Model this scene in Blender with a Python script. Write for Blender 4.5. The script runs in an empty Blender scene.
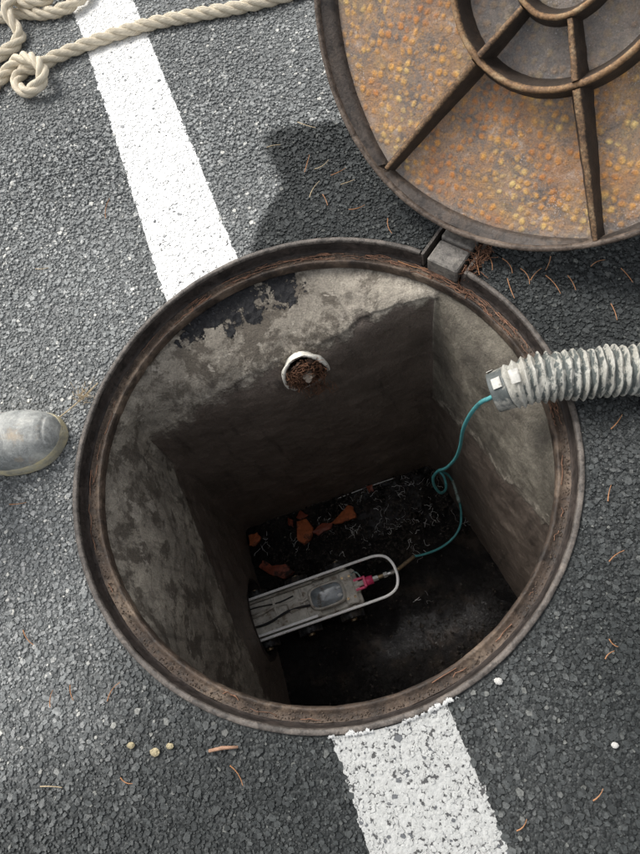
import bpy, math, random
import numpy as np
from mathutils import Vector, Matrix

random.seed(7)
rng = np.random.default_rng(11)
C = bpy.context.scene.collection
R = math.radians

# ------------------------------------------------------------ camera, sky, sun
cam_data = bpy.data.cameras.new('camera')
cam_data.sensor_fit = 'VERTICAL'
cam_data.sensor_height = 36.0
cam_data.sensor_width = 27.0
cam_data.lens = 610.0 / 854.0 * 36.0
cam_data.clip_start = 0.02
cam_data.clip_end = 500
cam = bpy.data.objects.new('camera', cam_data)
C.objects.link(cam)
cam.matrix_world = Matrix(((0.983301, -0.000000, 0.181987, 0.195898),
              (0.064113, 0.935889, -0.346412, -0.310891),
              (-0.170320, 0.352295, 0.920260, 0.935329),
              (0.000000, 0.000000, 0.000000, 1.000000)))
bpy.context.scene.camera = cam

SUN_EL, SUN_AZ = R(52), R(142)      # azimuth of the sun in the xy plane, from +x towards +y
world = bpy.data.worlds.new('World')
bpy.context.scene.world = world
world.use_nodes = True
wn, wl = world.node_tree.nodes, world.node_tree.links
wn.clear()
sky = wn.new('ShaderNodeTexSky'); sky.sky_type = 'NISHITA'; sky.sun_disc = False
sky.sun_elevation = SUN_EL; sky.sun_rotation = R(90) - SUN_AZ
sky.dust_density = 4.0; sky.ozone_density = 1.0; sky.air_density = 1.0
hs = wn.new('ShaderNodeHueSaturation'); hs.inputs['Saturation'].default_value = 0.20
bg = wn.new('ShaderNodeBackground'); bg.inputs['Strength'].default_value = 0.15
wo = wn.new('ShaderNodeOutputWorld')
wl.new(sky.outputs[0], hs.inputs['Color']); wl.new(hs.outputs[0], bg.inputs[0]); wl.new(bg.outputs[0], wo.inputs[0])

sd = bpy.data.lights.new('sun', 'SUN'); sd.energy = 1.5; sd.angle = R(24); sd.color = (1.0, 0.965, 0.91)
sun = bpy.data.objects.new('sun', sd); C.objects.link(sun)
sdir = Vector((math.cos(SUN_EL)*math.cos(SUN_AZ), math.cos(SUN_EL)*math.sin(SUN_AZ), math.sin(SUN_EL)))
sun.rotation_euler = sdir.to_track_quat('Z', 'Y').to_euler()
sun.location = (0, 0, 6)

vs = bpy.context.scene.view_settings
vs.view_transform = 'Standard'; vs.look = 'None'; vs.gamma = 1.0; vs.exposure = 0.55

# ------------------------------------------------------------ helpers
def link(o, parent=None):
    C.objects.link(o)
    if parent is not None:
        o.parent = parent
    return o

def mesh(name, verts, faces, mat=None, parent=None, smooth=False):
    me = bpy.data.meshes.new(name)
    me.from_pydata([tuple(v) for v in verts], [], [tuple(f) for f in faces])
    me.update()
    if smooth:
        me.polygons.foreach_set('use_smooth', [True]*len(me.polygons))
    o = bpy.data.objects.new(name, me)
    if mat: me.materials.append(mat)
    return link(o, parent)

def mesh_np(name, V, loops, starts, totals, mat=None, parent=None, smooth=False, attrs=None):
    me = bpy.data.meshes.new(name)
    me.vertices.add(len(V)); me.vertices.foreach_set('co', np.asarray(V, dtype=np.float32).ravel())
    me.loops.add(len(loops)); me.loops.foreach_set('vertex_index', np.asarray(loops, dtype=np.int32))
    me.polygons.add(len(starts))
    me.polygons.foreach_set('loop_start', np.asarray(starts, dtype=np.int32))
    me.polygons.foreach_set('loop_total', np.asarray(totals, dtype=np.int32))
    me.polygons.foreach_set('use_smooth', np.full(len(starts), bool(smooth)))
    me.update(calc_edges=True); me.validate()
    if attrs:
        for k, a in attrs.items():
            at = me.attributes.new(k, 'FLOAT', 'POINT'); at.data.foreach_set('value', np.asarray(a, dtype=np.float32))
    o = bpy.data.objects.new(name, me)
    if mat: me.materials.append(mat)
    return link(o, parent)

def grid_np(name, P, mat=None, parent=None, smooth=True, wrap_u=False, attrs=None, keep=None):
    """P: array (nv, nu, 3)"""
    nv, nu = P.shape[:2]
    idx = np.arange(nv*nu).reshape(nv, nu)
    if wrap_u:
        a = idx; b = np.roll(idx, -1, axis=1)
        q = np.stack([a[:-1], b[:-1], b[1:], a[1:]], -1).reshape(-1, 4)
    else:
        q = np.stack([idx[:-1, :-1], idx[:-1, 1:], idx[1:, 1:], idx[1:, :-1]], -1).reshape(-1, 4)
    if keep is not None:
        q = q[keep.ravel()]
    n = len(q)
    return mesh_np(name, P.reshape(-1, 3), q.ravel(), np.arange(n)*4, np.full(n, 4), mat, parent, smooth,
                   {k: np.asarray(a).ravel() for k, a in attrs.items()} if attrs else None)

def join(parts):
    V, F = [], []
    for v, f in parts:
        o = len(V); V += [tuple(p) for p in v]; F += [tuple(i+o for i in q) for q in f]
    return V, F

def tag(o, label=None, cat=None, group=None, kind=None):
    if label: o['label'] = label
    if cat: o['category'] = cat
    if group: o['group'] = group
    if kind: o['kind'] = kind
    return o

def empty(name, loc=(0, 0, 0), label=None, cat=None, group=None, mat=None):
    o = bpy.data.objects.new(name, None); o.empty_display_size = 0.05
    C.objects.link(o)
    if mat is not None: o.matrix_world = mat
    else: o.location = loc
    return tag(o, label, cat, group)

def box(cx, cy, cz, sx, sy, sz, rz=0.0, bev=0.0):
    """box with an optional chamfered top edge"""
    hx, hy, hz = sx/2, sy/2, sz/2
    if bev <= 0:
        pts = [(-hx, -hy, -hz), (hx, -hy, -hz), (hx, hy, -hz), (-hx, hy, -hz), (-hx, -hy, hz), (hx, -hy, hz), (hx, hy, hz), (-hx, hy, hz)]
        F = [(0, 3, 2, 1), (4, 5, 6, 7), (0, 1, 5, 4), (1, 2, 6, 5), (2, 3, 7, 6), (3, 0, 4, 7)]
    else:
        b = bev; pts = []
        def ring(ix, iy, z): return [(-ix+b, -iy, z), (ix-b, -iy, z), (ix, -iy+b, z), (ix, iy-b, z), (ix-b, iy, z), (-ix+b, iy, z), (-ix, iy-b, z), (-ix, -iy+b, z)]
        pts = ring(hx-b, hy-b, -hz) + ring(hx, hy, -hz+b) + ring(hx, hy, hz-b) + ring(hx-b, hy-b, hz)
        F = [tuple(range(7, -1, -1)), tuple(range(24, 32))]
        for l in range(3):
            for k in range(8):
                a, c = l*8+k, l*8+(k+1) % 8
                F.append((a, c, c+8, a+8))
    c, s = math.cos(rz), math.sin(rz)
    return [(cx+x*c-y*s, cy+x*s+y*c, cz+z) for x, y, z in pts], F

def lathe(profile, n=96, a0=0.0, a1=None):
    """profile [(r,z)] round z"""
    full = a1 is None
    V, F = [], []
    m = len(profile); na = n if full else n+1
    for k in range(na):
        a = a0 + (2*math.pi if full else a1-a0)*k/n
        for r, z in profile: V.append((r*math.cos(a), r*math.sin(a), z))
    for k in range(n):
        k2 = (k+1) % na
        for j in range(m-1):
            F.append((k*m+j, k2*m+j, k2*m+j+1, k*m+j+1))
    return V, F

def cyl(p0, p1, r0, r1=None, n=16, caps=True):
    r1 = r0 if r1 is None else r1
    p0, p1 = Vector(p0), Vector(p1); d = (p1-p0).normalized()
    a = d.orthogonal().normalized(); b = d.cross(a)
    V = [p0 + (a*math.cos(t)+b*math.sin(t))*r0 for t in [2*math.pi*k/n for k in range(n)]]
    V += [p1 + (a*math.cos(t)+b*math.sin(t))*r1 for t in [2*math.pi*k/n for k in range(n)]]
    F = [(k, (k+1) % n, (k+1) % n+n, k+n) for k in range(n)]
    if caps: F += [tuple(range(n-1, -1, -1)), tuple(range(n, 2*n))]
    return [tuple(v) for v in V], F

def catmull(pts, step=0.006):
    P = [Vector(p) for p in pts]
    P = [P[0]*2-P[1]] + P + [P[-1]*2-P[-2]]
    out = []
    for i in range(1, len(P)-2):
        n = max(2, int((P[i+1]-P[i]).length/step))
        for k in range(n):
            t = k/n
            out.append(0.5*((2*P[i]) + (-P[i-1]+P[i+1])*t + (2*P[i-1]-5*P[i]+4*P[i+1]-P[i+2])*t*t + (-P[i-1]+3*P[i]-3*P[i+1]+P[i+2])*t**3))
    out.append(P[-2])
    return out

def frames(path):
    n = len(path)
    T = [(path[min(i+1, n-1)]-path[max(i-1, 0)]).normalized() for i in range(n)]
    up = Vector((0, 0, 1)); N = []
    a = up - T[0]*up.dot(T[0])
    if a.length < 1e-3: a = T[0].orthogonal()
    a.normalize()
    for t in T:
        a = (a - t*a.dot(t)).normalized(); N.append((t, a, t.cross(a)))
    return N

def tube(path, radius, n=10, caps=True):
    """radius: number or function(i) -> number"""
    fr = frames(path); V, F = [], []
    for i, p in enumerate(path):
        r = radius(i) if callable(radius) else radius
        for k in range(n):
            t = 2*math.pi*k/n
            V.append(tuple(p + (fr[i][1]*math.cos(t)+fr[i][2]*math.sin(t))*r))
    for i in range(len(path)-1):
        for k in range(n):
            k2 = (k+1) % n
            F.append((i*n+k, i*n+k2, (i+1)*n+k2, (i+1)*n+k))
    if caps:
        F.append(tuple(range(n-1, -1, -1))); m = (len(path)-1)*n; F.append(tuple(range(m, m+n)))
    return V, F

def hash3(i, j, k, seed):
    h = (i.astype(np.int64)*374761393 + j.astype(np.int64)*668265263 + k.astype(np.int64)*2147483647 + seed*974711) & 0xffffffff
    h = ((h ^ (h >> 13))*1274126177) & 0xffffffff
    h = h ^ (h >> 16)
    return (h & 0xffff)/32767.5 - 1.0

def vnoise(P, scale, octaves=1, seed=0):
    P = np.asarray(P, dtype=float); out = np.zeros(P.shape[:-1]); amp = 1.0; tot = 0
    for o in range(octaves):
        Q = P*scale*(2**o) + 37.3*o
        I = np.floor(Q).astype(int); f = Q-I; f = f*f*(3-2*f)
        acc = 0
        for dx in (0, 1):
            for dy in (0, 1):
                for dz in (0, 1):
                    w = (f[..., 0] if dx else 1-f[..., 0])*(f[..., 1] if dy else 1-f[..., 1])*(f[..., 2] if dz else 1-f[..., 2])
                    acc = acc + w*hash3(I[..., 0]+dx, I[..., 1]+dy, I[..., 2]+dz, seed+o)
        out += acc*amp; tot += amp; amp *= 0.5
    return out/tot

def sstep(a, b, x):
    t = np.clip((x-a)/(b-a), 0, 1); return t*t*(3-2*t)

# ------------------------------------------------------------ materials
class NT:
    def __init__(s, name):
        s.m = bpy.data.materials.new(name); s.m.use_nodes = True
        s.t = s.m.node_tree; s.n = s.t.nodes; s.l = s.t.links
        s.b = s.n['Principled BSDF']; s.tc = s.n.new('ShaderNodeTexCoord')
    def node(s, kind, **kw):
        x = s.n.new(kind)
        for k, v in kw.items(): setattr(x, k, v)
        return x
    def set(s, sock, v):
        if hasattr(v, 'type') and hasattr(v, 'links'): s.l.new(v, sock)
        else: sock.default_value = v
    def noise(s, scale, detail=4, rough=0.6, vec=None, dist=0.0, out=0):
        x = s.node('ShaderNodeTexNoise'); x.inputs['Scale'].default_value = scale
        x.inputs['Detail'].default_value = detail; x.inputs['Roughness'].default_value = rough
        x.inputs['Distortion'].default_value = dist
        s.l.new(vec if vec is not None else s.tc.outputs['Object'], x.inputs['Vector'])
        return x.outputs[out]
    def voro(s, scale, feature='F1', vec=None, rand=1.0, out='Distance'):
        x = s.node('ShaderNodeTexVoronoi'); x.feature = feature
        x.inputs['Scale'].default_value = scale; x.inputs['Randomness'].default_value = rand
        s.l.new(vec if vec is not None else s.tc.outputs['Object'], x.inputs['Vector'])
        return x.outputs[out]
    def ramp(s, v, stops, interp='LINEAR'):
        x = s.node('ShaderNodeValToRGB'); x.color_ramp.interpolation = interp
        e = x.color_ramp.elements
        while len(e) < len(stops): e.new(0.5)
        for el, (p, c) in zip(e, stops):
            el.position = p; el.color = (c, c, c, 1) if not hasattr(c, '__len__') else (*c, 1)
        s.l.new(v, x.inputs[0]); return x.outputs[0]
    def mix(s, f, a, b, mode='MIX'):
        x = s.node('ShaderNodeMix', data_type='RGBA', blend_type=mode)
        s.set(x.inputs[0], f)
        for sock, v in ((x.inputs[6], a), (x.inputs[7], b)):
            if isinstance(v, tuple): v = (*v, 1) if len(v) == 3 else v
            s.set(sock, v)
        return x.outputs[2]
    def math(s, op, a, b=0.0, c=None, clamp=False):
        x = s.node('ShaderNodeMath', operation=op, use_clamp=clamp)
        s.set(x.inputs[0], a); s.set(x.inputs[1], b)
        if c is not None: s.set(x.inputs[2], c)
        return x.outputs[0]
    def attr(s, name):
        x = s.node('ShaderNodeAttribute'); x.attribute_name = name; return x.outputs['Fac']
    def island(s):
        return s.node('ShaderNodeNewGeometry').outputs['Random Per Island']
    def bump(s, h, strength=0.5, dist=0.002, prev=None):
        x = s.node('ShaderNodeBump'); x.inputs['Strength'].default_value = strength
        x.inputs['Distance'].default_value = dist
        s.l.new(h, x.inputs['Height'])
        if prev is not None: s.l.new(prev, x.inputs['Normal'])
        return x.outputs[0]
    def done(s, color=None, rough=None, normal=None, metal=None, spec=None):
        if color is not None:
            s.set(s.b.inputs['Base Color'], (*color, 1) if isinstance(color, tuple) and len(color) == 3 else color)
        if rough is not None: s.set(s.b.inputs['Roughness'], rough)
        if metal is not None: s.set(s.b.inputs['Metallic'], metal)
        if spec is not None: s.set(s.b.inputs['Specular IOR Level'], spec)
        if normal is not None: s.l.new(normal, s.b.inputs['Normal'])
        return s.m

def m_chips():
    t = NT('asphalt_stone')
    isl = t.island(); d = t.attr('darkened')
    base = t.ramp(isl, [(0.0, (.135, .142, .141)), (0.4, (.200, .209, .207)), (0.75, (.265, .275, .270)), (0.95, (.36, .365, .355)), (1.0, (.60, .59, .54))])
    n = t.noise(260, 3, .7)
    col = t.mix(1.0, base, t.ramp(n, [(.3, .55), (.7, 1.35)]), 'MULTIPLY')
    big = t.noise(5, 3, .6)
    col = t.mix(1.0, col, t.ramp(big, [(.3, .86), (.7, 1.12)]), 'MULTIPLY')
    col_dark = t.mix(1.0, col, (.165, .176, .178), 'MULTIPLY')
    col = t.mix(d, col, col_dark)
    big2 = t.noise(1.7, 3, .6)
    col = t.mix(1.0, col, t.ramp(big2, [(.3, .85), (.7, 1.12)]), 'MULTIPLY')
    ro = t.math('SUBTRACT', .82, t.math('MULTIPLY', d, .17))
    return t.done(col, ro, t.bump(n, .5, .0006), spec=.20)

def m_binder():
    t = NT('asphalt_binder')
    d = t.attr('darkened'); v = t.voro(230, out='Color'); vd = t.voro(230)
    sep = t.node('ShaderNodeSeparateColor'); t.l.new(v, sep.inputs[0])
    base = t.ramp(sep.outputs[0], [(0, (.085, .090, .090)), (.6, (.165, .172, .170)), (1, (.27, .275, .27))])
    n = t.noise(420, 3, .7)
    col = t.mix(1.0, base, t.ramp(n, [(.3, .5), (.7, 1.4)]), 'MULTIPLY')
    col_dark = t.mix(1.0, col, (.165, .176, .178), 'MULTIPLY')
    col = t.mix(d, col, col_dark)
    h = t.math('SUBTRACT', 1.0, vd)
    return t.done(col, t.math('SUBTRACT', .85, t.math('MULTIPLY', d, .15)), t.bump(n, .5, .001, t.bump(h, .8, .003)), spec=.20)

def m_paint(sheet):
    t = NT('road_paint_sheet' if sheet else 'road_paint_stone')
    w = t.attr('worn')  # wear, and also the greyer paint below the frame
    n = t.noise(380, 4, .7); n2 = t.noise(38, 3, .6)
    v = t.voro(210)
    gap = t.math('ADD', t.math('ADD', t.math('MULTIPLY', v, .62), t.math('MULTIPLY', n2, .35)), t.math('MULTIPLY', n, .45))
    gap = t.math('ADD', gap, t.math('MULTIPLY', t.ramp(t.noise(300, 2, .5), [(.60, 0), (.68, 1)]), .12))
    gap = t.math('ADD', gap, t.math('MULTIPLY', w, -.01 if sheet else .13))
    m = t.ramp(gap, [(.90, 0), (.97, 1)] if sheet else [(.97, 0), (1.06, 1)])
    white = t.mix(t.math('MULTIPLY', w, .9), (.80, .80, .78), (.40, .405, .39))  # besides its wear, the paint gets greyer below the frame
    white = t.mix(1.0, white, t.ramp(t.noise(120, 3, .7), [(.25, .78), (.7, 1.05)]), 'MULTIPLY')
    col = t.mix(m, white, (.06, .06, .06))
    if not sheet:
        bare = t.ramp(t.math('ADD', t.island(), t.math('MULTIPLY', w, .05)), [(.985, 0), (.99, 1)])
        col = t.mix(bare, col, (.10, .105, .11))
    h = t.math('SUBTRACT', 1.0, gap)
    return t.done(col, .72, t.bump(h, .7, .0018))

def m_iron(name, c1, c2, c3, scale=18, rough=.6, bump=.0012, spec=.35):
    t = NT(name)
    n = t.noise(scale, 6, .65); f = t.noise(scale*12, 4, .7); g = t.noise(scale*3.1, 4, .6, dist=.6)
    col = t.ramp(n, [(.30, c1), (.52, c2), (.72, c3)])
    col = t.mix(t.ramp(g, [(.48, 0), (.62, .7)]), col, tuple(c*.45 for c in c1))
    col = t.mix(1.0, col, t.ramp(f, [(.3, .6), (.72, 1.35)]), 'MULTIPLY')
    return t.done(col, t.ramp(f, [(.3, rough-.14), (.7, rough+.2)]), t.bump(f, .8, bump, t.bump(n, .5, .004)), spec=spec)

def m_ribs():
    t = NT('rusted_rib')
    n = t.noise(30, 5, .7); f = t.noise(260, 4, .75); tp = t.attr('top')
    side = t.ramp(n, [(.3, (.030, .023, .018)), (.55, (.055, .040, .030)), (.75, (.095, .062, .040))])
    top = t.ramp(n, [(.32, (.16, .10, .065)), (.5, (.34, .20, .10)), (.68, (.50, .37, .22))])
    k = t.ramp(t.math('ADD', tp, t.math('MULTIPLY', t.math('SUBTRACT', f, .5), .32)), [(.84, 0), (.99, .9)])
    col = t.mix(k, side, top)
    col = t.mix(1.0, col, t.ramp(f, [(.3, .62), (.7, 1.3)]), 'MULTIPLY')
    return t.done(col, t.ramp(f, [(.3, .5), (.7, .85)]), t.bump(f, .8, .0014, t.bump(n, .5, .003)), spec=.35)
def m_plate():
    t = NT('rusty_plate')
    sx = t.node('ShaderNodeMapping'); t.l.new(t.tc.outputs['Object'], sx.inputs[0]); sx.inputs['Scale'].default_value = (1, 1, .001)
    dn = t.noise(30, 2, .5, out=1)
    vec = t.node('ShaderNodeVectorMath', operation='ADD'); t.l.new(sx.outputs[0], vec.inputs[0])
    sc = t.node('ShaderNodeVectorMath', operation='SCALE'); t.l.new(dn, sc.inputs[0]); sc.inputs['Scale'].default_value = .013
    t.l.new(sc.outputs[0], vec.inputs[1])
    d = t.voro(70, vec=vec.outputs[0], rand=.38)
    spot = t.ramp(t.math('ADD', d, t.math('MULTIPLY', t.noise(170, 4, .75), .42)), [(.42, 1), (.70, 0)])
    big = t.noise(7, 4, .6); mid = t.noise(26, 5, .65, dist=.5); f = t.noise(330, 4, .75)
    base = t.ramp(mid, [(.30, (.110, .090, .080)), (.45, (.20, .160, .132)), (.58, (.30, .20, .135)), (.74, (.46, .39, .34))])
    base = t.mix(t.ramp(t.noise(95, 4, .75), [(.50, 0), (.62, .55)]), base, (.48, .25, .09))
    base = t.mix(t.ramp(t.noise(150, 4, .75), [(.55, 0), (.66, .6)]), base, (.085, .068, .062))
    rust = t.ramp(big, [(.40, (.52, .20, .05)), (.49, (.64, .33, .085)), (.58, (.72, .52, .20))])
    rust = t.mix(t.ramp(t.noise(60, 3, .7), [(.42, 0), (.62, .65)]), rust, (.34, .16, .07))
    base = t.mix(t.ramp(t.noise(11, 4, .6), [(.44, .0), (.66, .45)]), base, t.mix(.40, rust, (.20, .13, .08)))
    amount = t.attr('rust')
    vc = t.voro(70, vec=vec.outputs[0], rand=.38, out='Color')
    s2 = t.node('ShaderNodeSeparateColor'); t.l.new(vc, s2.inputs[0])
    sp = t.math('MULTIPLY', spot, t.ramp(s2.outputs[1], [(.0, .55), (.4, 1.0)]))
    sp = t.math('MULTIPLY', sp, amount)
    base = t.mix(amount, t.ramp(mid, [(.3, (.13, .126, .124)), (.6, (.24, .222, .205)), (.75, (.34, .22, .14))]), base)
    col = t.mix(t.math('MULTIPLY', sp, .92), base, rust)
    grit = t.ramp(t.math('ADD', t.noise(420, 2, .6), t.math('MULTIPLY', t.noise(9, 3, .6), .5)), [(.92, 0), (.98, 1)])
    col = t.mix(t.math('MULTIPLY', grit, .55), col, (.60, .56, .56))
    col = t.mix(1.0, col, t.ramp(f, [(.3, .74), (.7, 1.50)]), 'MULTIPLY')
    h = t.math('ADD', t.math('MULTIPLY', spot, .5), t.math('MULTIPLY', f, .6))
    return t.done(col, t.ramp(f, [(.3, .42), (.65, .85)]), t.bump(h, .9, .0022), spec=.45)

def m_wall():
    t = NT('shaft_concrete')
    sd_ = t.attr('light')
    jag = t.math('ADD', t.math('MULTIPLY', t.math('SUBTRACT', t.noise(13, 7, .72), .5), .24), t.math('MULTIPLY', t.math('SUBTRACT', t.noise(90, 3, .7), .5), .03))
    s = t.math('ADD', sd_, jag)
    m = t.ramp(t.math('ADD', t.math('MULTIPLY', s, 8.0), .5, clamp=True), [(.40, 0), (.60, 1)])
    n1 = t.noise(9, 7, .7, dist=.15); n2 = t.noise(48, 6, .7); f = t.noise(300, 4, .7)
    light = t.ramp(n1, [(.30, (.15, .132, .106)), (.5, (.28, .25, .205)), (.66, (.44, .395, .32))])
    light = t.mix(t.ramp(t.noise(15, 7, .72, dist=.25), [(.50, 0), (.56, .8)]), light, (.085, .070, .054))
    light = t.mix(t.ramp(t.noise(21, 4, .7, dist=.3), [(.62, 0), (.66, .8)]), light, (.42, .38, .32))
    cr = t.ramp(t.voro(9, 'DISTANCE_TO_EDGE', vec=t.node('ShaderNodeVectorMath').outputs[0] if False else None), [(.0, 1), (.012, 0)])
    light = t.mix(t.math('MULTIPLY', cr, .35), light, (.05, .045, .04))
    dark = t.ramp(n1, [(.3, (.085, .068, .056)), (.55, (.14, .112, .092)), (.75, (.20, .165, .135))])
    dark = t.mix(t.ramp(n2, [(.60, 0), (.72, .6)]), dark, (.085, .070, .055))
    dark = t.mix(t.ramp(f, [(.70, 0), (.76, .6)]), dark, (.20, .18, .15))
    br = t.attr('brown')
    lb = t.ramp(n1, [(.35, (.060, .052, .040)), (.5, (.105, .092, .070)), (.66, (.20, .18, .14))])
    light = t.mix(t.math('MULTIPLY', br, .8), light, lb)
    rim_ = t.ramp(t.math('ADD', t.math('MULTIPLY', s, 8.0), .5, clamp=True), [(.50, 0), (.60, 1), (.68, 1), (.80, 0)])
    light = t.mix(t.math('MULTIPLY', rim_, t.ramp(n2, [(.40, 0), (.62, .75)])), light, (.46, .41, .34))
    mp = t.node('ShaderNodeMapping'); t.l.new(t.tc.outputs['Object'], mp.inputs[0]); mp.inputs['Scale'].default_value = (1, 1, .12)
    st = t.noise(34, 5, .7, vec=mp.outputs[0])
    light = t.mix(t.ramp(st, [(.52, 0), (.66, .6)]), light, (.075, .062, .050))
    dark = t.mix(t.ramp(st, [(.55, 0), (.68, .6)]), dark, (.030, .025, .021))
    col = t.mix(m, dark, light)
    tar = t.attr('tar')
    tarb = t.math('MULTIPLY', tar, t.ramp(t.noise(16, 4, .7), [(.34, .45), (.52, 1.05)]))
    tm = t.ramp(t.math('ADD', tarb, t.math('MULTIPLY', t.math('SUBTRACT', t.noise(34, 6, .75), .5), 2.4)), [(.55, 0), (.60, 1)])
    col = t.mix(tm, col, t.ramp(t.noise(110, 4, .75), [(.4, (.010, .010, .012)), (.62, (.022, .022, .024)), (.72, (.10, .09, .075))]))
    col = t.mix(1.0, col, t.ramp(f, [(.3, .68), (.7, 1.30)]), 'MULTIPLY')
    spk = t.ramp(t.noise(75, 3, .75), [(.68, 0), (.73, .8)])
    col = t.mix(spk, col, (.022, .018, .015))
    h = t.math('ADD', t.math('ADD', n2, t.math('MULTIPLY', f, .4)), t.math('MULTIPLY', m, .5))
    h = t.math('ADD', h, t.math('MULTIPLY', t.math('MULTIPLY', tm, t.voro(70)), 1.6))
    return t.done(col, t.mix(m, (.42, .42, .42), (.8, .8, .8)), t.bump(h, .75, .006), spec=.4)

def m_sludge():
    t = NT('wet_sludge')
    n1 = t.noise(10, 5, .65); n2 = t.noise(70, 5, .75, dist=1.2); n3 = t.noise(26, 4, .6, dist=1.0)
    col = t.ramp(n1, [(.3, (.007, .007, .008)), (.55, (.022, .020, .019)), (.75, (.075, .058, .046))])
    col = t.mix(t.ramp(n2, [(.62, 0), (.75, .5)]), col, (.07, .045, .030))
    h = t.math('ADD', n2, t.math('MULTIPLY', n3, 1.6))
    c = t.attr('calm')
    hh = t.math('MULTIPLY', h, t.math('SUBTRACT', 1.0, c))
    return t.done(col, t.ramp(n3, [(.35, .05), (.7, .20)]), t.bump(hh, 1.0, .018), spec=.42)

def simple(name, col, rough=.6, metal=0, var=.3, scale=60, bump=.0005, spec=.4, dirt=None, dscale=14, dlo=.5, dhi=.62):
    t = NT(name); n = t.noise(scale, 5, .65)
    c = t.mix(1.0, col, t.ramp(n, [(.3, 1-var), (.7, 1+var)]), 'MULTIPLY')
    r = rough
    if dirt:
        d = t.ramp(t.noise(dscale, 6, .7), [(dlo, 0), (dhi, 1)]); c = t.mix(d, c, dirt)
        r = t.mix(d, (rough,)*3, (.85,)*3)
        if metal: metal = t.math('MULTIPLY', t.math('SUBTRACT', 1.0, d), metal)
    return t.done(c, r, t.bump(n, .6, bump), metal=metal, spec=spec)

def m_rope():
    t = NT('rope_fibre')
    u = t.attr('along'); v = t.attr('around')
    cmb = t.node('ShaderNodeCombineXYZ')
    t.l.new(t.math('MULTIPLY', u, 60), cmb.inputs[0]); t.l.new(t.math('MULTIPLY', v, 26), cmb.inputs[1])
    n = t.noise(1.0, 4, .6, vec=cmb.outputs[0]); g = t.noise(22, 4, .6)
    col = t.ramp(n, [(.25, (.42, .35, .25)), (.55, (.70, .625, .49)), (.8, (.82, .76, .63))])
    col = t.mix(t.ramp(g, [(.50, 0), (.72, .35)]), col, (.50, .44, .34))
    return t.done(col, .9, t.bump(n, .8, .0018), spec=.15)

def m_hose():
    t = NT('hose_fabric')
    mp = t.node('ShaderNodeMapping'); t.l.new(t.tc.outputs['Object'], mp.inputs[0]); mp.inputs['Scale'].default_value = (2.2, .7, .7)
    n = t.noise(58, 6, .72, vec=mp.outputs[0], dist=.5); g = t.noise(260, 3, .7); p = t.attr('ridge')
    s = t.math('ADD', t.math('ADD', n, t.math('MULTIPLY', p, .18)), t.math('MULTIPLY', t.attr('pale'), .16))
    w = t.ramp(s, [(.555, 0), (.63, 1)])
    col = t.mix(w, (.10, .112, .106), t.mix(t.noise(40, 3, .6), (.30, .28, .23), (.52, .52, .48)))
    col = t.mix(1.0, col, t.ramp(g, [(.3, .75), (.7, 1.2)]), 'MULTIPLY')
    return t.done(col, .7, t.bump(n, .6, .0015), spec=.3)

def m_boot():
    t = NT('boot_rubber')
    n = t.noise(14, 6, .65, dist=.8); f = t.noise(170, 4, .7); tan = t.noise(17, 5, .65)
    col = t.ramp(n, [(.3, (.165, .175, .17)), (.5, (.36, .365, .345)), (.66, (.58, .57, .51))])
    col = t.mix(t.ramp(tan, [(.54, 0), (.66, .65)]), col, (.42, .31, .19))
    scr = t.voro(28, 'DISTANCE_TO_EDGE'); 
    sc2 = t.ramp(t.noise(20, 6, .75, dist=2.0), [(.485, 0), (.50, .6), (.515, 0)])
    col = t.mix(sc2, col, (.55, .56, .54))
    col = t.mix(1.0, col, t.ramp(f, [(.3, .8), (.7, 1.15)]), 'MULTIPLY')
    return t.done(col, .55, t.bump(f, .8, .0014), spec=.3)

M = {}
M['chip'] = m_chips(); M['binder'] = m_binder(); M['paint'] = m_paint(True); M['paint_chip'] = m_paint(False)
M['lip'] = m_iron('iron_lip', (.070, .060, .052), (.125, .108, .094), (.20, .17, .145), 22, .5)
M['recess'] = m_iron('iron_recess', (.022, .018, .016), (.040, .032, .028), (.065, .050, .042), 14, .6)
M['seat'] = m_iron('iron_seat', (.034, .026, .021), (.078, .055, .040), (.22, .165, .12), 9, .62, .0026)
M['rib'] = m_iron('iron_rib', (.070, .050, .036), (.115, .075, .050), (.19, .115, .070), 20, .55)
M['ribx'] = m_iron('iron_ring', (.080, .055, .040), (.30, .17, .075), (.42, .29, .15), 34, .6)
M['lune'] = m_iron('iron_pad', (.050, .042, .037), (.082, .064, .052), (.125, .088, .062), 16, .5)
M['hinge'] = m_iron('iron_hinge', (.13, .12, .11), (.19, .175, .155), (.26, .235, .20), 30, .6)
M['rimbrown'] = m_iron('iron_rim', (.075, .055, .042), (.15, .115, .090), (.24, .19, .15), 20, .55); M['plate'] = m_plate(); M['ribtop'] = M['rib'] = m_ribs(); M['wall'] = m_wall(); M['sludge'] = m_sludge()
M['rope'] = m_rope(); M['hose'] = m_hose(); M['boot'] = m_boot()
M['needle'] = simple('dry_needle', (.36, .17, .075), .6)
M['straw'] = simple('dry_straw', (.48, .38, .24), .7)
M['twig'] = simple('twig_bark', (.34, .20, .13), .7, var=.4, scale=120)
M['pebble'] = simple('white_pebble', (.50, .49, .46), .7, var=.35, scale=150)
M['crumb'] = simple('ochre_crumb', (.34, .29, .18), .8, var=.6, scale=260)
M['tar'] = simple('tar_black', (.013, .013, .015), .38, var=.5, scale=90, bump=.002)
M['pvc'] = simple('old_pvc', (.74, .71, .63), .5, dirt=(.30, .22, .15), dscale=40, dlo=.60, dhi=.70)
M['root'] = simple('root_brown', (.13, .062, .034), .8, var=.6, scale=100)
M['soil'] = simple('root_soil', (.060, .034, .022), .9, var=.6, scale=120, bump=.003)
M['rootpale'] = simple('root_pale', (.36, .30, .24), .8)
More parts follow.
